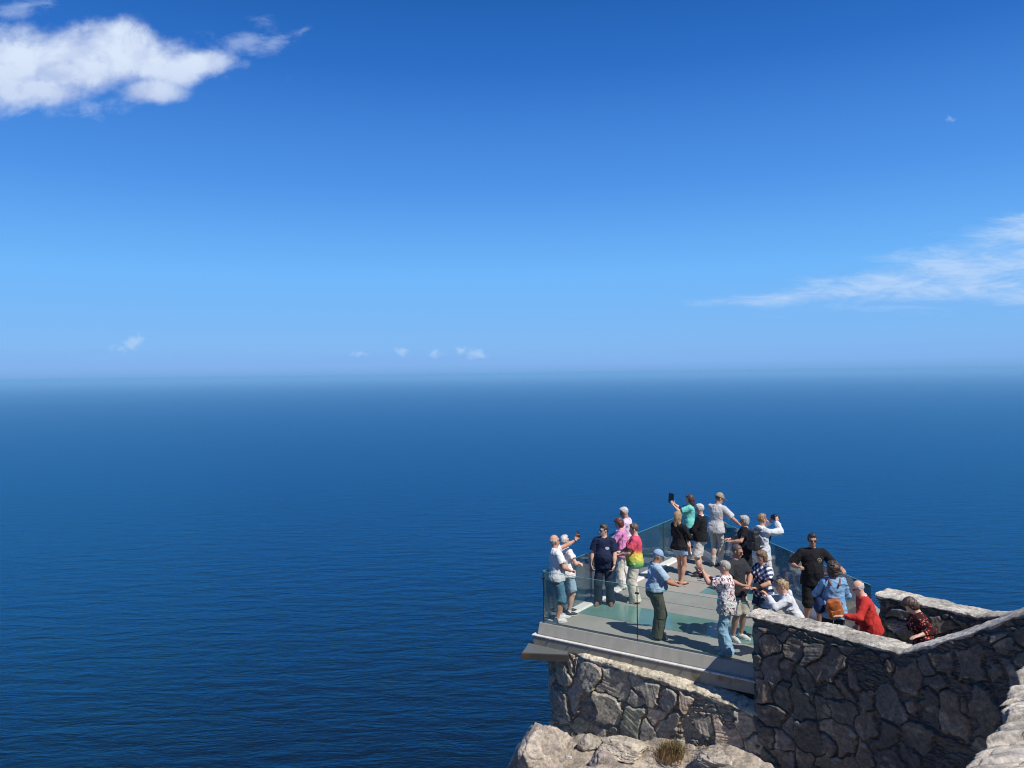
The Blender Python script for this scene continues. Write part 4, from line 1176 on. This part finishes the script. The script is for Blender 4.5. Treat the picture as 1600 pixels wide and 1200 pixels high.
    hn = wrinkle(.007, sd+9, (34, 34, 22))
    if st_ == 'short':
        child('hair', [([skull(.009), Ell(Hd((0, .035, .203)), arr(.052, .045, .026)*s, RH, .03)], [face_cut(.034, .168), low_cut(.045, .8)])], hc, .008, hn)
    elif st_ == 'buzz':
        child('hair', [([skull(.004)], [face_cut(.040, .178), low_cut(.05, .8)])], hc, .008)
    elif st_ == 'fringe':
        child('hair', [([skull(.007)], [low_cut(.055, .6), lambda X, Y, Z: (lambda q: np.maximum(q[2]-.150, q[1]-.028)*s)(HQ(X, Y, Z))])], hc, .008, hn)
    elif st_ in ('bob', 'long', 'curly', 'pony', 'bun'):
        e = .022 if st_ != 'curly' else .042
        ps = [skull(e if st_ not in ('pony', 'bun') else .013)]
        if st_ not in ('pony', 'bun'): ps += [Ell(Hd((0, -.030, .075)), arr(.088 if st_ != 'curly' else .108, .082, .105)*s, RH, .03), Ell(Hd((0, .045, .205)), arr(.06, .05, .03)*s, RH, .03)]
        cuts = [face_cut(.030, .160), low_cut(-.02 if st_ != 'curly' else -.035, .5)]
        g2 = [(ps, cuts)]
        if st_ == 'long':
            bk = hb+RH@(arr(0, -.085, .10)*s); tip = bk+arr(0, -.02, -.19)*s
            g2.append(([Cap(bk, tip, .060*s, .025*s, .03), Cap(bk+arr(.045, .02, 0), tip+arr(.065, .03, .03), .042*s, .018*s, .03), Cap(bk-arr(.045, -.02, 0), tip+arr(-.06, .03, .01), .042*s, .018*s, .03)], []))
        if st_ == 'bun': g2.append(([Ell(hb+RH@(arr(0, -.115, .13)*s), arr(.036, .034, .042)*s, RH, .02), Ell(hb+RH@(arr(0, -.10, .07)*s), arr(.03, .03, .06)*s, RH, .02)], []))
        if st_ == 'pony':
            bk = hb+RH@(arr(0, -.105, .14)*s); tip = bk+RH@(arr(0, -.06, -.22)*s)
            g2.append(([Cap(bk, bk*.4+tip*.6+RH@arr(0, -.03, 0), .028*s, .034*s, .02), Cap(bk*.4+tip*.6+RH@arr(0, -.03, 0), tip, .034*s, .012*s, .02)], []))
        child('hair', g2, hc, .008, wrinkle(.009 if st_ != 'curly' else .022, sd+9, (30, 30, 16) if st_ != 'curly' else (26, 26, 26)))
    for x in extras:
        if x[0] == 'cap':
            child('cap', [([skull(.017)], [low_cut(.128, -.05)]), ([Ell(Hd((0, .125, .128)), arr(.068, .080, .009)*s, RH@rotm(0, .25), .01)], [])], x[1], .007, None, .012)
        elif x[0] == 'glasses':
            mt = M_DARK if len(x) < 2 else x[1]; ps = []
            for q in (-1, 1):
                ps.append(Ell(Hd((q*.033, .092, .104)), arr(.028, .007, .020)*s, RH@rotm(q*-.15), .003)); ps.append(Cap(Hd((q*.060, .085, .110)), Hd((q*.078, .0, .112)), .0042*s, .0042*s, .003))
            ps.append(Cap(Hd((-.012, .099, .110)), Hd((.012, .099, .110)), .0045*s, .0045*s, .003))
            child('glasses', [(ps, [])], mt, .0045)
        elif x[0] == 'headglasses':
            ps = []
            for q in (-1, 1):
                ps.append(Ell(Hd((q*.036, .062, .215)), arr(.028, .018, .012)*s, RH@rotm(0, .9), .003)); ps.append(Cap(Hd((q*.066, .055, .205)), Hd((q*.088, -.03, .150)), .0045*s, .0045*s, .003))
            ps.append(Cap(Hd((-.012, .072, .216)), Hd((.012, .072, .216)), .005*s, .005*s, .003))
            child('sunglasses', [(ps, [])], M_DARK, .005)
        elif x[0] == 'watch':
            sgn, sh, el, wr, fd, curl = arms[0 if x[1] == 'R' else 1]
            c = el+(wr-el)*.93; u = (wr-el)/np.linalg.norm(wr-el)
            child('wristwatch', [([Cap(c-u*.012, c+u*.012, .034*s, .033*s, 0, True, True)], [])], M_DARK, .007)
        elif x[0] == 'straps':   # rucksack straps stay with the rucksack; here a cross-body strap
            a = T((x[1]*.10, .0, 1.46)); pts = [T((x[1]*.11, .02, 1.455)), T((x[1]*.06, .135*g+.0, 1.30)), T((-x[1]*.09, .13*g+.02+belly, 1.08)), T((-x[1]*.17, .02, .95))]
            child('strap', [([Cap(p, q, .016, .016, .01) for p, q in zip(pts[:-1], pts[1:])], [])], x[2], .009)
    o['joints'] = 0
    del o['joints']
    return o, dict(arms=arms, T=T, TR=TR, s=s, hb=hb, RH=RH, Hd=Hd)
def _basis(d):
    d = np.array(d, float); d /= np.linalg.norm(d); a = np.cross(d, arr(.3, .9, .1)); a /= np.linalg.norm(a); b = np.cross(d, a)
    return np.stack([a, b, d], 1)
def mixed_mesh(name, V, Q, tris, nbody):
    me = bpy.data.meshes.new(name)
    T_ = []; tm = []; off = nbody
    for F3, m_ in tris:
        T_.append(F3+off); tm += [m_]*len(F3); off += int(F3.max())+1
    T_ = np.concatenate(T_)
    me.vertices.add(len(V)); me.vertices.foreach_set('co', np.asarray(V, np.float32).ravel())
    lv = np.r_[Q.ravel(), T_.ravel()].astype(np.int32); me.loops.add(len(lv)); me.loops.foreach_set('vertex_index', lv)
    st = np.r_[np.arange(len(Q))*4, len(Q)*4+np.arange(len(T_))*3].astype(np.int32); tot = np.r_[np.full(len(Q), 4), np.full(len(T_), 3)].astype(np.int32)
    me.polygons.add(len(st)); me.polygons.foreach_set('loop_start', st); me.polygons.foreach_set('loop_total', tot)
    me.polygons.foreach_set('use_smooth', np.ones(len(st), bool)); me.polygons.foreach_set('material_index', np.r_[np.zeros(len(Q), int), tm].astype(np.int32))
    me.update(calc_edges=True); me.validate(); return me
def V_surface(me, p, d):
    """furthest point of the cloth along d near p"""
    V = np.empty(len(me.vertices)*3, np.float32); me.vertices.foreach_get('co', V); V = V.reshape(-1, 3)
    q = V-p; a = q@d; r2 = ((q-np.outer(a, d))**2).sum(1); m = (r2 < .03**2) & (a > -.2)
    return p+d*(a[m].max() if m.any() else 0)
def emblem_disc(c, r, TR, mats, par):
    V, F = [], []; n = 20
    d = TR@arr(0, 1, 0); u = TR@arr(1, 0, 0); v = TR@arr(0, 0, 1)
    for k, (mat_, rad, lift) in enumerate(mats):
        V = [c+d*(.002+lift)]+[c+d*(.002+lift)+(u*math.cos(2*math.pi*i/n)*rad[0]+v*math.sin(2*math.pi*i/n)*rad[1])*r for i in range(n)]
        V += [p-d*.012 for p in V]
        F = [(0, 1+(i+1) % n, 1+i) for i in range(n)]+[(1+i, 1+(i+1) % n, n+2+(i+1) % n, n+2+i) for i in range(n)]
        e = obj('emblem', mesh_poly('emblem', V, F), mat_, par)

# ------------------------------------------------------------------ things people hold or carry
def at_person(po, p):
    return (Matrix.Translation(po.location) @ po.rotation_euler.to_matrix().to_4x4()) @ Vector(p)
def handheld(name, label, cat, po, p, size, nrm, upv, screen=(.02, .022, .025), case=(.02, .02, .022), lens=True):
    """thin slab standing in local frame of the person: nrm = screen side, upv = long axis"""
    c = at_person(po, p); r_ = empty(name, c, po.rotation_euler.z); tag(r_, label, cat)
    n = Vector(nrm).normalized(); u = Vector(upv); u = (u-n*u.dot(n)).normalized(); x = u.cross(n)
    Mx = Matrix((x, u, n)).transposed()
    mb = MB(); mb.box((0, 0, 0), (size[0], size[1], size[2]), Mx); mb.build('case', plain(case, .4), r_, .003)
    mb = MB(); mb.box(n*(size[2]/2+.0008), (size[0]*.92, size[1]*.94, .0016), Mx); mb.build('screen', plain(screen, .12), r_)
    if lens:
        mb = MB(); k = -n*(size[2]/2+.001)+u*size[1]*.36+x*size[0]*.22; mb.box(k, (size[0]*.34, size[1]*.16, .003), Mx); mb.build('camera_lens', plain((.06, .06, .065), .2), r_)
    return r_
def backpack(label, po, info, mat_, dims=(.15, .09, .21), off=(0, -.20, 1.22), strapmat=None, flap=True, sd=3, straps=((1, 1), (-1, 1)), tiltb=0.0):
    T, TR, s = info['T'], info['TR'], info['s']
    r_ = empty('backpack', po.location, po.rotation_euler.z); tag(r_, label, 'backpack')
    Rb = TR@rotm(0, 0, tiltb); C_ = T(off)
    ps = [RBox(C_+Rb@arr(0, 0, -dims[2]*.25), arr(dims[0], dims[1], dims[2]*.75), .05, Rb, .03), RBox(C_+Rb@arr(0, .01, dims[2]*.45), arr(dims[0]*.74, dims[1]*.8, dims[2]*.5), .05, Rb, .06)]
    V, Q = field([(ps, [])], .010, wrinkle(.008, sd)); obj('bag', mesh_np('bag', V, Q, True), mat_, r_)
    pk = [RBox(C_+Rb@arr(0, -dims[1]*.92, -dims[2]*.5), arr(dims[0]*.70, dims[1]*.42, dims[2]*.40), .022, Rb, .02)]
    V, Q = field([(pk, [])], .010, wrinkle(.005, sd+1)); obj('pocket', mesh_np('pocket', V, Q, True), mat_, r_)
    if flap:
        fl_ = [RBox(C_+Rb@arr(0, -dims[1]*.35, dims[2]*.55), arr(dims[0]*.84, dims[1]*.85, dims[2]*.40), .04, Rb, .02), Ell(C_+Rb@arr(0, -dims[1]*1.02, dims[2]*.10), arr(dims[0]*.55, .018, dims[2]*.34), Rb, .03)]
        V, Q = field([(fl_, [])], .010, wrinkle(.005, sd+2)); obj('flap', mesh_np('flap', V, Q, True), mat_, r_)
    for q, _ in straps:
        pts = [T((q*.07, off[1]+.06, 1.40)), T((q*.105, -.03, 1.478)), T((q*.115, .075, 1.42)), T((q*.125, .115, 1.28)), T((q*.165, .03, 1.10)), T((q*.10, off[1]+.05, 1.05))]
        V, Q = field([([Cap(a, b, .019, .019, .01) for a, b in zip(pts[:-1], pts[1:])], [])], .009); obj('strap', mesh_np('strap', V, Q, True), strapmat or mat_, r_)
    return r_
# ------------------------------------------------------------------ the visitors
W_TEE = cloth((.78, .78, .77)); NAVY = cloth((.012, .020, .055)); BLACK = cloth((.012, .012, .014)); JEANS = cloth((.018, .026, .05)); CREAM = cloth((.66, .61, .50)); LBLUE = cloth((.36, .49, .59)); OLIVE = cloth((.085, .085, .05))
TEAL = cloth((.17, .57, .49)); PINK = cloth((.66, .25, .48)); LPINK = cloth((.74, .56, .68)); GREY_T = cloth((.56, .55, .54)); STONE_T = cloth((.46, .45, .42)); OFFW = cloth((.68, .66, .61)); DENIM_S = cloth((.10, .24, .33)); PDENIM = cloth((.30, .44, .60)); RED = cloth((.50, .036, .030))
HOODIE = cloth((.62, .64, .66)); CHAR = cloth((.030, .031, .036)); DDENIM = cloth((.03, .055, .12)); LJEAN = cloth((.30, .50, .68)); BEIGE = cloth((.45, .40, .33)); MOVER = cloth((.06, .05, .05))
WSH = plain((.66, .65, .63), .6); DSH = plain((.03, .03, .034), .6); BSH = plain((.17, .095, .055), .6); CSH = plain((.6, .54, .42), .6); TANS = plain((.25, .17, .11), .7)
WHITE_H = ('short', (.30, .29, .28), (.6, .58, .55)); GREY_H = ('short', (.28, .26, .24), (.56, .54, .51)); BROWN = ((.035, .02, .014), (.11, .065, .04)); BLOND = ((.20, .125, .06), (.48, .34, .19)); AUBURN = ((.05, .014, .012), (.16, .05, .035))
TIE = pattern_mat('tie_dye'); PLAID = pattern_mat('plaid'); FLORAL = pattern_mat('floral'); PFLORAL = pattern_mat('pale_floral'); REDP = pattern_mat('red_print'); WDENIM = pattern_mat('washed_denim'); STRC = pattern_mat('striped_collar')
P = {}
def xyz(px, py): v_ = at(px, py); return (v_.x, v_.y)

# couple taking a selfie at the corner
P[1] = person('bald man in white polo and faded denim shorts raising a phone for a selfie', (.84, 15.38), 72, 1.73, skin=SKIN, g=1.08, belly=.03, lean=-.02,
    armR=((.10, .27, 1.02), (.7, -.7, -.3), (-.6, .75, -.1), .5), armL=((-.13, .50, 1.58), (-.2, -.2, -1), (-.1, .35, 1), .55), headyaw=.15, nod=-.12,
    feet=((.09, -.03), (-.10, .12)), hair=('fringe', (.36, .33, .3), (.6, .57, .54)), top=dict(mat=W_TEE, hem=.84, collar=(W_TEE, .014)), bottom=dict(kind='shorts', mat=DENIM_S, len=1.12, flare=.03, e=.016),
    shoes=dict(mat=WSH, sole=WSH), extras=[('glasses',), ('watch', 'L')])
P[2] = person('white haired woman in pale flowered top and light blue shorts posing for a selfie', (1.09, 15.80), 66, 1.62, w=.9, skin=SKIN_P, g=1.03, bust=.3, hips=1.06, side=-.10,
    armR=((.02, .25, 1.04), (.9, -.4, -.3), (-.9, .4, .2), .7), armL=((-.04, .27, 1.02), (-.9, -.4, -.3), (.9, .4, .2), .7), headyaw=.1, nod=-.15,
    feet=((.10, -.02), (-.10, .10)), hair=('short', (.34, .32, .3), (.68, .66, .62)), top=dict(mat=PFLORAL, hem=.86, sleeve=.55), bottom=dict(kind='shorts', mat=LBLUE, len=.86, flare=.03), shoes=dict(mat=DSH, sole=WSH), socks=(W_TEE, .12), extras=[('glasses',)])
P[3] = person('stout man in navy T-shirt with white chest print and dark jeans, hand in pocket', xyz(945, 944), 195, 1.70, skin=SKIN_P, w=1.06, g=1.22, belly=.085,
    armR=((.27, .10, .80), (.9, -.6, 0), (-.25, .2, -1), .6), armL=((-.24, .17, .80), (-.9, -.5, 0), (.25, .25, -1), .6), headyaw=-.9, nod=.05, feet=((.14, .03), (-.13, .0)),
    hair=('short', (.03, .02, .016), (.09, .06, .045)), top=dict(mat=NAVY, hem=.82, sleeve=.80, e=.02, emblem=((-.085, .0, 1.27), .05, [(plain((.72, .73, .74), .8), (.95, .62), 0.0)])), bottom=dict(mat=JEANS, e=.016, flare=.03), shoes=dict(mat=BSH, sole=BSH), extras=[('glasses',), ('headglasses',), ('watch', 'L')])
P[4] = person('white haired man in pale pink shirt leaning on the far railing', (2.73, 18.28), 290, 1.76, skin=SKIN_T, w=1.05, g=1.08, lean=.10,
    armR=((.22, .40, 1.06), (.8, -.5, -.4), (0, .9, -.2), .5), armL=((-.26, .36, 1.02), (-.8, -.6, -.4), (.2, .9, -.2), .5), headyaw=.25, nod=.28, hair=('short', (.34, .33, .32), (.66, .65, .62)),
    top=dict(kind='long', mat=LPINK, hem=.84, e=.02, collar=(LPINK, .014)), bottom=dict(mat=OFFW, e=.018), shoes=dict(mat=WSH, sole=WSH), extras=[('glasses',)])
P[5] = person('auburn haired woman in bright pink cardigan beside the white haired man', (2.52, 17.72), 282, 1.60, w=.9, skin=SKIN_P, g=1.08, bust=.4, hips=1.08, lean=.10,
    armR=((.16, .34, 1.02), (.8, -.5, -.4), (-.3, .9, 0), .6), armL=((-.20, .40, 1.0), (-.7, -.6, -.5), (.2, .9, -.2), .6), nod=.25, hair=('bob', *AUBURN),
    top=dict(kind='long', mat=PINK, hem=.80, e=.022), bottom=dict(mat=OFFW, e=.018, flare=.02), shoes=dict(mat=WSH, sole=WSH))
P[6] = person('stout short haired person in red yellow green tie-dye T-shirt and cream trousers', xyz(993, 940), 283, 1.68, skin=SKIN_P, w=1.02, g=1.2, belly=.05, bust=.7, hips=1.2,
    armR=((.14, .32, 1.05), (.8, -.6, -.4), (-.3, .9, 0), .5), armL=((-.15, .33, 1.04), (-.6, -.6, -.6), (.15, .95, .1), .5), nod=.18, headyaw=.1, hair=('short', (.05, .032, .02), (.14, .09, .06)),
    top=dict(mat=TIE, hem=.82, e=.026, sleeve=.7), bottom=dict(mat=CREAM, e=.026, flare=.05), shoes=dict(mat=CSH, sole=CSH), extras=[('straps', -1, RED)], feet=((.11, .02), (-.11, -.02)))
P[7] = person('stout older man in light blue shirt, blue cap and olive trousers near the glass', (2.64, 14.36), 82, 1.64, skin=SKIN_T, w=1.08, g=1.2, belly=.085, lean=.05,
    armR=((.17, .38, 1.01), (.5, -.9, -.4), (-.1, 1, .05), .35), armL=((-.14, .40, 1.00), (-.5, -.9, -.4), (.2, 1, .05), .35), nod=.30, feet=((.10, .0), (-.10, .06)), hair=('fringe', (.3, .29, .28), (.5, .49, .48)),
    top=dict(mat=LBLUE, hem=.965, e=.022, sleeve=.85, collar=(LBLUE, .016)), bottom=dict(mat=OLIVE, e=.022, flare=.04, waist=1.01, belt=.965), shoes=dict(mat=DSH, sole=DSH), extras=[('cap', cloth((.28, .40, .58)))])
P[8] = person('blonde woman in black jacket and pale denim shorts standing with her back turned', xyz(1062, 913), 52, 1.69, w=.9, skin=SKIN, g=.98, bust=.3, hips=1.03, lean=-.03,
    armR=((.10, .28, 1.12), (.8, -.6, -.5), (-.5, .8, .2), .6), armL=((-.10, .28, 1.12), (-.8, -.6, -.5), (.5, .8, .2), .6), headyaw=.15, nod=-.15, feet=((.06, .0), (-.07, .10)), hair=('long', *BLOND),
    top=dict(kind='long', mat=BLACK, hem=.86, e=.020, name='jacket'), bottom=dict(kind='shorts', mat=PDENIM, len=.38, flare=.02), shoes=dict(kind='sandal', mat=TANS, sole=DSH))
P[9] = person('dark haired woman in turquoise T-shirt and black shorts holding up a tablet', (4.72, 20.55), 288, 1.66, w=.9, skin=SKIN_P, g=1.08, bust=.4, hips=1.08,
    armR=((.07, .42, 1.42), (.5, -.3, -1), (-.1, .4, 1), .5), armL=((-.10, .42, 1.40), (-.5, -.3, -1), (.1, .4, 1), .5), nod=-.02, hair=('long', (.035, .018, .014), (.10, .05, .04)),
    top=dict(mat=TEAL, hem=.80, e=.024, sleeve=.75), bottom=dict(kind='shorts', mat=BLACK, len=.95, flare=.03), shoes=dict(mat=WSH, sole=WSH))
P[10] = person('white haired man in black sweater, white shorts and black socks facing left', xyz(1095, 900), 292, 1.74, skin=SKIN_P, w=1.05, g=1.15, belly=.05,
    armR=((.15, .30, 1.06), (.8, -.6, -.5), (-.6, .8, 0), .5), armL=((-.13, .32, 1.05), (-.8, -.6, -.5), (.6, .8, 0), .5), nod=.12, hair=('short', (.42, .40, .36), (.74, .72, .66)),
    top=dict(kind='long', mat=BLACK, hem=.88, e=.024, name='sweater', collar=(W_TEE, .015)), bottom=dict(kind='shorts', mat=OFFW, len=.98, flare=.045, e=.02), shoes=dict(mat=DSH, sole=DSH), socks=(BLACK, .25), extras=[('glasses',)])
P[11] = person('tall man in pale grey T-shirt, grey trousers and khaki cap reaching for the railing', (5.16, 19.55), 42, 1.86, skin=SKIN, w=1.08, g=1.04, lean=.10, side=.06,
    armR=((.50, .30, 1.08), (.6, -.6, -.5), (.6, .6, -.3), .4), armL=((-.05, .42, 1.05), (-.6, -.6, -.5), (.5, .8, -.2), .4), headyaw=-.75, nod=.25, feet=((.07, .03), (-.06, -.05)), hair=('short', (.06, .04, .03), (.15, .1, .07)),
    top=dict(mat=GREY_T, hem=.82, e=.026, sleeve=.85, wr=.006), bottom=dict(mat=STONE_T, e=.012, flare=.0), shoes=dict(mat=DSH, sole=WSH), extras=[('cap', cloth((.33, .29, .20))), ('glasses',)])
P[12] = person('silver haired woman in black dress looking left beside the backpack man', (5.35, 17.75), 278, 1.61, w=.9, skin=SKIN, g=1.08, bust=.4, hips=1.05,
    armR=((.13, .33, 1.06), (.7, -.6, -.5), (-.3, .9, .1), .5), armL=((-.15, .34, 1.06), (-.7, -.6, -.5), (.2, .95, .1), .5), nod=.1, hair=('bob', (.24, .225, .2), (.54, .51, .46)),
    top=dict(mat=BLACK, hem=.45, e=.018, dress=.04, name='dress', sleeve=.55), shoes=dict(mat=DSH, sole=DSH), extras=[('glasses',)])
P[13] = person('man in white hoodie and beige shorts taking a picture, black backpack on his back', (5.48, 16.95), 66, 1.80, skin=SKIN, w=1.05, g=1.02, lean=.03,
    armR=((.10, .34, 1.64), (.8, .35, -.75), (-.25, .35, 1), .6), armL=((-.10, .34, 1.62), (-.8, .3, -.8), (.25, .35, 1), .6), nod=-.02, hair=('short', (.14, .075, .035), (.38, .25, .13)),
    top=dict(kind='long', mat=HOODIE, hem=.80, e=.026, name='hoodie', hood=True, wr=.010), bottom=dict(kind='shorts', mat=OFFW, len=1.02, flare=.035, e=.02), shoes=dict(mat=WSH, sole=WSH), feet=((.12, .0), (-.10, .1)))
P[14] = person('short haired man in charcoal T-shirt and beige shorts, elbow out, facing the camera', (4.12, 14.22), 148, 1.75, skin=SKIN_T, w=1.1, g=1.08,
    armR=((.17, .30, 1.10), (.9, -.4, -.4), (-.7, .7, .1), .5), armL=((-.03, .26, 1.04), (-1, -.1, -.15), (.95, .2, -.1), .5), headyaw=.35, nod=.22, hair=('buzz', (.07, .045, .03), (.14, .09, .06)),
    top=dict(mat=CHAR, hem=.82, e=.020, sleeve=.75), bottom=dict(kind='shorts', mat=BEIGE, len=1.0, flare=.035, e=.018), shoes=dict(mat=WSH, sole=WSH), extras=[('glasses',)])
P[15] = person('grey haired woman in white leaf print top and light jeans stretching out a phone', (3.74, 13.50), 300, 1.62, w=.9, skin=SKIN, g=1.10, bust=.4, hips=1.06, lean=.04,
    armR=((.06, .42, 1.36), (.5, -.3, -1), (-.1, .75, .65), .6), armL=((-.08, .40, 1.44), (-.5, -.1, -1), (.1, .5, .9), .6), nod=.05, feet=((.09, .05), (-.10, -.06)), hair=('short', (.22, .195, .16), (.54, .50, .43)),
    top=dict(mat=FLORAL, hem=.78, e=.026, sleeve=.72, wr=.009), bottom=dict(mat=LJEAN, e=.018, flare=.045, wr=.009), shoes=dict(mat=WSH, sole=WSH))
P[16] = person('brown haired woman in blue and white plaid shirt and dark denim shorts', (4.62, 14.25), 245, 1.62, w=.9, skin=SKIN, g=1.06, bust=.4, hips=1.06,
    armR=((.20, .22, 1.0), (.8, -.6, -.3), (-.4, .8, -.2), .5), armL=((-.16, .30, 1.02), (-.9, -.5, -.3), (.6, .8, 0), .5), headyaw=.05, nod=.22, hair=('bob', (.09, .055, .03), (.24, .16, .09)),
    top=dict(mat=PLAID, hem=.86, e=.024, sleeve=.8), bottom=dict(kind='shorts', mat=DDENIM, len=.62, flare=.03), shoes=dict(mat=WSH, sole=WSH))
P[17] = person('blonde woman in pale grey hoodie leaning on the wall over a dark tablet', (4.66, 13.12), 276, 1.60, w=.9, skin=SKIN, g=1.0, bust=.3, lean=.42, hipshift=(0, -.16, -.17),
    armR=((.10, .36, 1.13), (.7, .0, -1), (-.4, .7, .7), .6), armL=((-.10, .34, 1.15), (-.5, .0, -1), (.3, .6, .8), .6), nod=-.12, headyaw=.05, hair=('bun', *BLOND), feet=((.10, -.28), (-.10, -.20)),
    top=dict(kind='long', mat=HOODIE, hem=.84, e=.024, name='hoodie', hood=True, wr=.009), bottom=dict(mat=JEANS, e=.014), shoes=dict(mat=WSH, sole=WSH), extras=[('headglasses',)])
P[18] = person('dark haired man in black polo spreading both arms along the glass railing', (5.78, 14.85), 187, 1.80, skin=SKIN_T, w=1.16, g=1.12, belly=.03,
    armR=((.33, .24, 1.22), (.8, -.6, -.9), (-.5, .8, .35), .8), armL=((-.47, .22, 1.22), (-.6, -.7, -1), (-.2, .9, -.3), .4), nod=.03, hair=('short', (.014, .011, .01), (.05, .04, .035)),
    top=dict(mat=BLACK, hem=.80, e=.022, sleeve=.92, collar=(BLACK, .014), emblem=((-.095, .0, 1.29), .042, [(plain((.36, .31, .22), .8), (1, 1), 0.0), (plain((.03, .03, .03), .8), (.72, .72), .0015), (plain((.42, .37, .28), .8), (.42, .25), .003)])),
    bottom=dict(kind='shorts', mat=BLACK, len=1.05, flare=.035, e=.018), shoes=dict(mat=DSH, sole=WSH), extras=[('glasses',)])
P[19] = person('curly dark haired woman in washed denim jacket carrying a tan leather backpack', (5.50, 13.20), 12, 1.64, w=.9, skin=SKIN, g=1.10, bust=.3, hips=1.06,
    armR=((.12, .30, 1.12), (.7, -.5, -.8), (-.3, .8, .4), .5), armL=((-.14, .28, 1.16), (-.7, -.4, -.9), (.2, .6, .8), .5), nod=-.02, hair=('curly', (.022, .014, .012), (.09, .055, .04)),
    top=dict(kind='long', mat=WDENIM, hem=.78, e=.030, name='jacket', wr=.010), bottom=dict(mat=JEANS, e=.014), shoes=dict(mat=WSH, sole=WSH))
P[20] = person('bald old man in red sweater with glasses resting a hand on the stone parapet', (5.72, 12.28), 283, 1.60, skin=SKIN_P, w=1.05, g=1.12, belly=.03, lean=.30,
    armR=None, armL=((-.24, .46, 1.075), (-.5, -.7, -.3), (.15, .95, -.05), .15), nod=.10, headyaw=.05, hair=('fringe', (.45, .42, .4), (.66, .62, .6)),
    top=dict(kind='long', mat=RED, hem=.84, e=.024, name='sweater', collar=(STRC, .017)), bottom=dict(mat=BEIGE, e=.018), shoes=dict(mat=BSH, sole=BSH), extras=[('glasses',)])
P[21] = person('dark haired woman in black blouse with red print bowing her head beside the parapet', (6.14, 11.47), 292, 1.56, w=.9, skin=SKIN_P, g=1.02, bust=.3, lean=.22,
    armR=((.14, .30, 1.0), (.8, -.5, -.4), (-.2, .9, -.1), .5), armL=((-.46, .12, 1.12), (-.5, -.8, -.2), (-.5, .8, -.15), .2), nod=.62, hair=('bob', (.025, .014, .010), (.10, .055, .035)),
    top=dict(kind='long', mat=REDP, hem=.80, e=.022, name='blouse', sleeve=.6), bottom=dict(mat=BLACK, e=.014), shoes=dict(mat=DSH, sole=DSH))

def hand(n, side): 
    a = P[n][1]['arms'][0 if side == 'R' else 1]; return a[3]+a[4]*.085
def hh(n, side, d=(0, 0, 0)): return tuple(hand(n, side)+np.array(d))
handheld('phone', 'dark phone raised at arm length by the bald man in the white polo', 'phone', P[1][0], hh(1, 'L', (.01, .03, .04)), (.078, .16, .010), (.25, -.9, -.35), (0, .2, 1))
handheld('tablet', 'black tablet held up by the woman in the turquoise T-shirt', 'tablet', P[9][0], hh(9, 'R', (-.08, .03, .08)), (.20, .26, .012), (.75, -.65, -.1), (0, 0, 1))
handheld('phone', 'red cased phone in the outstretched hands of the woman in leaf print', 'phone', P[15][0], hh(15, 'R', (-.06, .03, .0)), (.08, .165, .012), (0, -.8, .6), (0, .6, .8), case=(.45, .03, .03))
handheld('tablet', 'dark tablet propped in the hands of the blonde woman leaning on the wall', 'tablet', P[17][0], hh(17, 'L', (.09, .05, .035)), (.17, .24, .012), (.5, -.6, .7), (0, .7, .75))
# camera held to the eye
c_ = tuple((hand(13, 'R')+hand(13, 'L'))/2+np.array((0, .0, .0)))
ca = empty('camera', at_person(P[13][0], c_), P[13][0].rotation_euler.z); tag(ca, 'black camera held to the eye of the man in the white hoodie', 'camera')
mb = MB(); mb.box((0, -.01, .0), (.15, .06, .10)); mb.box((0, -.01, .06), (.06, .05, .04)); mb.build('body', M_DARK, ca, .008)
mb = MB(); mb.tube([(0, .0, -.005), (0, .06, -.005), (0, .062, -.005), (0, .12, -.005)], [.036, .038, .042, .042], 16); mb.build('lens', plain((.025, .025, .028), .25), ca, 0, True)
backpack('black backpack on the shoulders of the man in the white hoodie', *P[13], plain((.020, .021, .024), .6), (.14, .085, .22), (0, -.225, 1.22), None, True, 5)
backpack('tan orange leather backpack slung on the denim jacket', *P[19], plain((.40, .115, .028), .42), (.125, .065, .165), (-.03, -.225, 1.00), plain((.20, .06, .02), .5), True, 8, tiltb=-.25)
# navy shoulder bag of the denim jacket woman
T_ = P[19][1]['T']; sb = empty('shoulder_bag', P[19][0].location, P[19][0].rotation_euler.z); tag(sb, 'navy blue shoulder bag hanging at the hip beside the tan backpack', 'bag')
V_, Q_ = field([([Ell(T_((-.26, -.06, 1.0)), (.075, .12, .13), None, .03), Ell(T_((-.26, -.06, .94)), (.085, .13, .09), None, .04)], [])], .01, wrinkle(.008, 4)); obj('bag', mesh_np('bag', V_, Q_, True), cloth((.015, .03, .09)), sb)
pts = [T_((-.25, -.06, 1.1)), T_((-.19, -.10, 1.3)), T_((-.13, -.07, 1.47)), T_((-.14, .06, 1.46))]
V_, Q_ = field([([Cap(a, b, .014, .014, .01) for a, b in zip(pts[:-1], pts[1:])], [])], .008); obj('strap', mesh_np('strap', V_, Q_, True), cloth((.02, .03, .08)), sb)
# cap held by the man in the black sweater
c_ = at_person(P[10][0], hh(10, 'L', (.08, .03, -.03))); ch = empty('sun_hat', c_, P[10][0].rotation_euler.z); tag(ch, 'turquoise sun hat held in front of the black sweater', 'hat')
V_, Q_ = field([([Ell((0, 0, 0), (.085, .075, .06), None, .02)], []), ([Ell((0, 0, -.03), (.14, .12, .010), None, .01)], [])], .008, wrinkle(.006, 7)); obj('crown', mesh_np('crown', V_, Q_, True), TEAL, ch)
